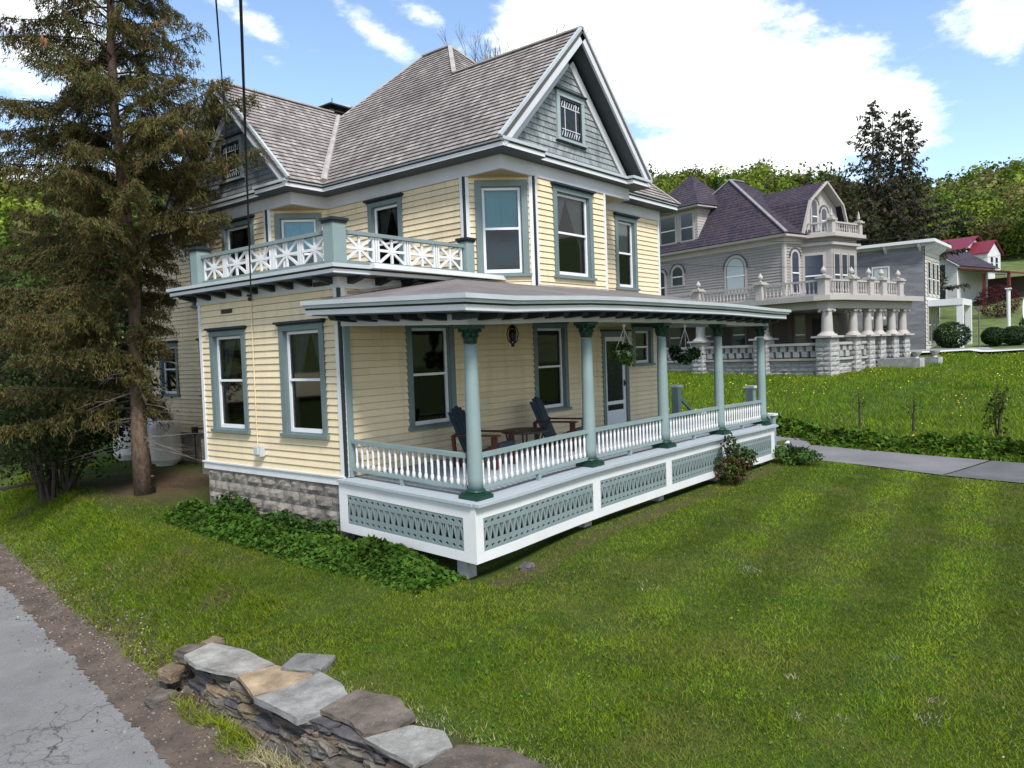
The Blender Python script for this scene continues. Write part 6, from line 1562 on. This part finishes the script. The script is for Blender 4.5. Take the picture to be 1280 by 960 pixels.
mb = MB(); mb.tube([(54.0, -.75, .8), (54.0, -.75, 3.8)], .05, 6); mb.box(53.95, -.95, 3.6, 54.0, -.55, 3.85); tag(obj('thin_sign_post', mb, M['bark_grey'], None, (54.0, -.75, .8)), 'thin brown sign post on the verge left of the white post', 'post')
# road sign seen at the very edge
zs = float(G(28.4, -6.3)); sg = thing('road_sign', (28.55, -6.22, zs), 'rounded white road sign cut by the right edge of the picture', 'sign'); mb = MB(); mb.tube([(28.6, -6.2, zs-.2), (28.6, -6.2, zs+3.6)], .035, 8); obj('post', mb, M['steel'], sg)
mb = MB(); d = V((.62, -.78, 0)); pts = [V((28.55, -6.22, zs+3.25))+d*.52*math.copysign(abs(math.cos(a))**.7, math.cos(a))+V((0, 0, .62*math.copysign(abs(math.sin(a))**.7, math.sin(a)))) for a in [2*PI*i/28 for i in range(28)]]; mb.prism(pts, (.02, .016, 0)); obj('sign_plate', mb, M['signwhite'], sg)
# wires over the valley
cable('far_wire', (30.5, 5.2, 6.9), (70, -6, 12.5), .012, 0, 'thin grey wire crossing in front of the dark conifers', 1.0)
cable('far_wire', (26, 9.6, 6.0), (52, -2.6, 7.0), .010, 0, 'thin wire crossing low in front of the grey house roof', .5)

# ------------------------------------------------------------------ trees on the slope
def rz_(x, y): return float(hillz(np.array(math.hypot(x-CAM.x, y-CAM.y)), np.array(math.atan2(y-CAM.y, x-CAM.x))))
broadleaf(66.5, 12.6, 16.5, 4.4, 14000, .38, (.048, .044, .020), 71, 'broad dark brown-green tree behind the grey house', z=rz_(67, 13.6)-.5, trunk=.35, crown=.95)
broadleaf(66.0, 9.3, 12.5, 4.2, 12000, .38, (.034, .036, .016), 72, 'lower dark tree filling the gap behind the gambrel gable', z=rz_(65.5, 10.6)-.5, trunk=.3, crown=.98)
for (x, y, h, sd_, lb_) in ((74.5, 10.9, 22.0, 5, 'left one of the two tall thin-topped dark spruces behind the grey house'), (75.8, 8.6, 21.0, 6, 'right one of the two tall thin-topped dark spruces behind the grey house')):
    z = rz_(x, y)-.3; r_ = thing('dark_spruce', (x, y, z), lb_, 'tree', 'dark spruces on the slope')
    conifer(r_, (x, y, z), h, 5.2, sd_, whorl=.95, first=1.5, foliage_n=5, leaf=(.55, .13), tint=(.046, .054, .042), rt=.26, dens=.62, tsp=.55, tf=.5, droop=.06, lens=lambda a_, z_: (.55+.9*abs(math.sin(a_*2.5+z_*1.7)))*(1.0 if z_ < 11 else .72), sub=1.9, tall_up=.05, prof=.45)
def bare(x, y, h, seed, label):
    z = float(G(x, y)); r_ = thing('bare_tree', (x, y, z), label, 'tree', 'bare trees behind the house'); mb = MB(); rd = random.Random(seed)
    def grow(p, d, L, r, dep):
        q = p+d*L; mb.tube([p, (p+q)/2+V((rd.uniform(-.04, .04), rd.uniform(-.04, .04), 0))*L, q], [r, r*.85, r*.7], 5 if dep > 2 else 4)
        if dep == 0: return
        for k in range(3 if dep > 1 else 3):
            e = (d+V((rd.uniform(-.5, .5), rd.uniform(-.5, .5), rd.uniform(.1, .6)))).normalized(); grow(q, e, L*rd.uniform(.55, .8), r*.6, dep-1)
    grow(V((x, y, z-.2)), V((0, 0, 1)), h*.36, .18, 6); obj('trunk', mb, M['bark_grey'], r_)
bare(27.6, 20.9, 17.6, 3, 'bare twiggy tree whose top shows just right of the roof peak'); bare(28.5, 20.2, 18.6, 12, 'bare twiggy tree showing over the front gable ridge')
# the wooded hill
def hill_forest():
    n_t = 3600; r_ = rng.uniform(112, 285, n_t)**1.0; a = np.radians(rng.uniform(-8, 95, n_t)); 
    X, Y = CAM.x+r_*np.cos(a), CAM.y+r_*np.sin(a); Zb = hillz(r_, a)
    keep = ~(((r_ < 130) & (a > math.radians(2.5)) & (a < math.radians(15))) | (np.hypot(X-119, Y-13) < 15) | ((X < 135) & (Y > -9) & (Y < 4)))
    X, Y, Zb, r_ = X[keep], Y[keep], Zb[keep], r_[keep]; n_t = len(X)
    R_ = rng.uniform(2.6, 5.2, n_t); Hh = R_*rng.uniform(1.5, 2.3, n_t); kind = rng.choice(4, n_t, p=[.5, .25, .15, .10])
    base = np.array([(.155, .205, .026), (.09, .14, .022), (.14, .125, .048), (.042, .068, .022)])[kind]*(1+.22*rng.normal(size=(n_t, 1))).clip(.5, 1.6)
    V_, C_ = [], []
    for i in range(n_t):
        nr_ = r_[i] < 165; vis = math.atan2(Y[i]-CAM.y, X[i]-CAM.x) < .62; m_ = int((620 if nr_ else 330) if vis else 140); c = np.array([X[i], Y[i], Zb[i]+Hh[i]*.62])
        p, d, lobe = crown_pts(c, (R_[i], R_[i], Hh[i]*.55), m_, 7, seed=i, shell=.6); v, f = leaves(p, (.55 if nr_ else .8) if vis else 1.2, dirs=d*.8, up=.4, aspect=.7)
        V_.append(v); k = (1+.25*rng.normal(size=m_)).clip(.4, 1.7); C_.append(np.repeat(base[i][None, :]*k[:, None], 4, 0))
    v = np.concatenate(V_); c = np.concatenate(C_); np_mesh('hill_forest', v, np.arange(len(v)).reshape(-1, 4), 4, M['leaf'], col=np.clip(c, .003, .9), kind='stuff', label='spring-green wooded hillside beyond the houses', cat='forest')
hill_forest()

# ------------------------------------------------------------------ sky and light
SUN_AZ, SUN_EL = math.radians(-120), math.radians(50)      # direction towards the sun, measured from +X
to_sun = V((math.cos(SUN_AZ)*math.cos(SUN_EL), math.sin(SUN_AZ)*math.cos(SUN_EL), math.sin(SUN_EL)))
sd_ = D.lights.new('sun', 'SUN'); so_ = D.objects.new('sun', sd_); COL.objects.link(so_); sd_.energy = 2.9; sd_.angle = math.radians(14); sd_.color = (1, .965, .91)
so_.rotation_euler = (-to_sun).to_track_quat('-Z', 'Y').to_euler()
w = D.worlds.new('World'); scn.world = w; w.use_nodes = True; nt = w.node_tree; nt.nodes.clear()
out = N(nt, 'ShaderNodeOutputWorld'); sky = N(nt, 'ShaderNodeTexSky', sky_type='NISHITA'); sky.sun_disc = False; sky.sun_elevation = SUN_EL; sky.sun_rotation = math.pi/2-SUN_AZ; sky.air_density = 1.0; sky.dust_density = .4; sky.ozone_density = 1.2
bg = N(nt, 'ShaderNodeBackground'); bg.inputs[1].default_value = .15; nt.links.new(sky.outputs[0], bg.inputs[0])
cl = N(nt, 'ShaderNodeBackground'); cl.inputs[0].default_value = (.97, 1.0, 1.0, 1); cl.inputs[1].default_value = 1.25
tc = N(nt, 'ShaderNodeTexCoord')
# cloud banks: azimuth and elevation in degrees, half sizes in radians, tilt, density
HALF = (.7725, .6337, 0)      # camera heading, parts the sky ahead from the unseen sky behind
def vdot(vec):
    n_ = N(nt, 'ShaderNodeVectorMath', operation='DOT_PRODUCT'); n_.inputs[1].default_value = vec; nt.links.new(tc.outputs['Generated'], n_.inputs[0]); return n_.outputs['Value']
def mth(op, a, b=None, c=None):
    n_ = N(nt, 'ShaderNodeMath', operation=op)
    for i, x in enumerate((a, b, c)):
        if x is None: continue
        if isinstance(x, (int, float)): n_.inputs[i].default_value = x
        else: nt.links.new(x, n_.inputs[i])
    return n_.outputs[0]
nz_ = N(nt, 'ShaderNodeTexNoise'); nz_.inputs['Scale'].default_value = 5.5; nz_.inputs['Detail'].default_value = 9; nz_.inputs['Roughness'].default_value = .6
mp = N(nt, 'ShaderNodeMapping'); mp.inputs['Scale'].default_value = (1, 1, 2.2); nt.links.new(tc.outputs['Generated'], mp.inputs[0]); nt.links.new(mp.outputs[0], nz_.inputs['Vector'])
total = None
BANKS = [(29.8, 20.8, 0.19, 0.1, 0.12, 0.95), (20.5, 16.7, 0.2, 0.085, 0.28, 1.0), (13.9, 13.8, 0.11, 0.055, 0.35, 0.85), (23.8, 12.9, 0.2, 0.06, 0, 0.95), (35.5, 22.4, 0.09, 0.06, 0.1, 0.7), (6.9, 18.8, 0.065, 0.045, 0.4, 0.72), (48.1, 22.0, 0.075, 0.028, 0.55, 0.62), (45.1, 23.5, 0.055, 0.025, 0.5, 0.56),
         (57.1, 22.7, 0.07, 0.022, 0.5, 0.58), (69.8, 20.0, 0.13, 0.09, 0.2, 0.7), (67.7, 10.3, 0.16, 0.1, 0.1, 0.6), (52.6, 21.1, 0.04, 0.02, 0.6, 0.42), (55.9, 20.4, 0.035, 0.014, 0.3, 0.4), (35.5, 6.4, 0.6, 0.05, 0, 0.5)]
for az_, el_, ax, ay, tilt, amp in BANKS:
    az_, el_ = math.radians(az_), math.radians(el_); c = V((math.cos(az_)*math.cos(el_), math.sin(az_)*math.cos(el_), math.sin(el_))); e1 = V((-c.y, c.x, 0)).normalized()*-1; e2 = e1.cross(c).normalized(); ct, st_ = math.cos(tilt), math.sin(tilt); f1, f2 = e1*ct-e2*st_, e1*st_+e2*ct
    d1, d2 = vdot(f1/ax), vdot(f2/ay); rr2 = mth('ADD', mth('MULTIPLY', d1, d1), mth('MULTIPLY', d2, d2)); front = mth('GREATER_THAN', vdot(c), 0)
    g_ = mth('MULTIPLY', mth('MULTIPLY', mth('POWER', 2.718, mth('MULTIPLY', rr2, -.9)), amp), front); total = g_ if total is None else mth('MAXIMUM', total, g_)
nf_ = N(nt, 'ShaderNodeTexNoise'); nf_.inputs['Scale'].default_value = 17; nf_.inputs['Detail'].default_value = 8; nf_.inputs['Roughness'].default_value = .65; nt.links.new(mp.outputs[0], nf_.inputs['Vector'])
den = mth('ADD', total, mth('ADD', mth('MULTIPLY', mth('SUBTRACT', nz_.outputs['Fac'], .5), 1.25), mth('MULTIPLY', mth('SUBTRACT', nf_.outputs['Fac'], .5), .75)))
big = N(nt, 'ShaderNodeTexNoise'); big.inputs['Scale'].default_value = 1.6; big.inputs['Detail'].default_value = 3; nt.links.new(mp.outputs[0], big.inputs['Vector'])
behind = mth('MULTIPLY', mth('LESS_THAN', vdot(HALF), .35), mth('MULTIPLY', mth('SUBTRACT', big.outputs['Fac'], .36), 3.5))   # unseen cloud added behind the camera for whiter ambient light
den = mth('ADD', den, behind); nt.links.new(mth('ADD', .60, mth('MULTIPLY', mth('GREATER_THAN', vdot(HALF), .3), .40)), cl.inputs[1])  # added clouds behind the camera are dimmer, to hold down ambient light
k_ = N(nt, 'ShaderNodeMapRange', interpolation_type='SMOOTHSTEP'); k_.inputs[1].default_value = .34; k_.inputs[2].default_value = .72; nt.links.new(den, k_.inputs[0])
mx = N(nt, 'ShaderNodeMixShader'); nt.links.new(k_.outputs[0], mx.inputs[0]); nt.links.new(bg.outputs[0], mx.inputs[1]); nt.links.new(cl.outputs[0], mx.inputs[2]); nt.links.new(mx.outputs[0], out.inputs[0])
scn.render.engine = 'CYCLES'
scn.view_settings.view_transform = 'Standard'; scn.view_settings.look = 'None'; scn.view_settings.exposure = .75; scn.view_settings.gamma = 1
scn.cycles.max_bounces = 8; scn.cycles.transparent_max_bounces = 12
scn.render.resolution_x, scn.render.resolution_y = 1024, 768
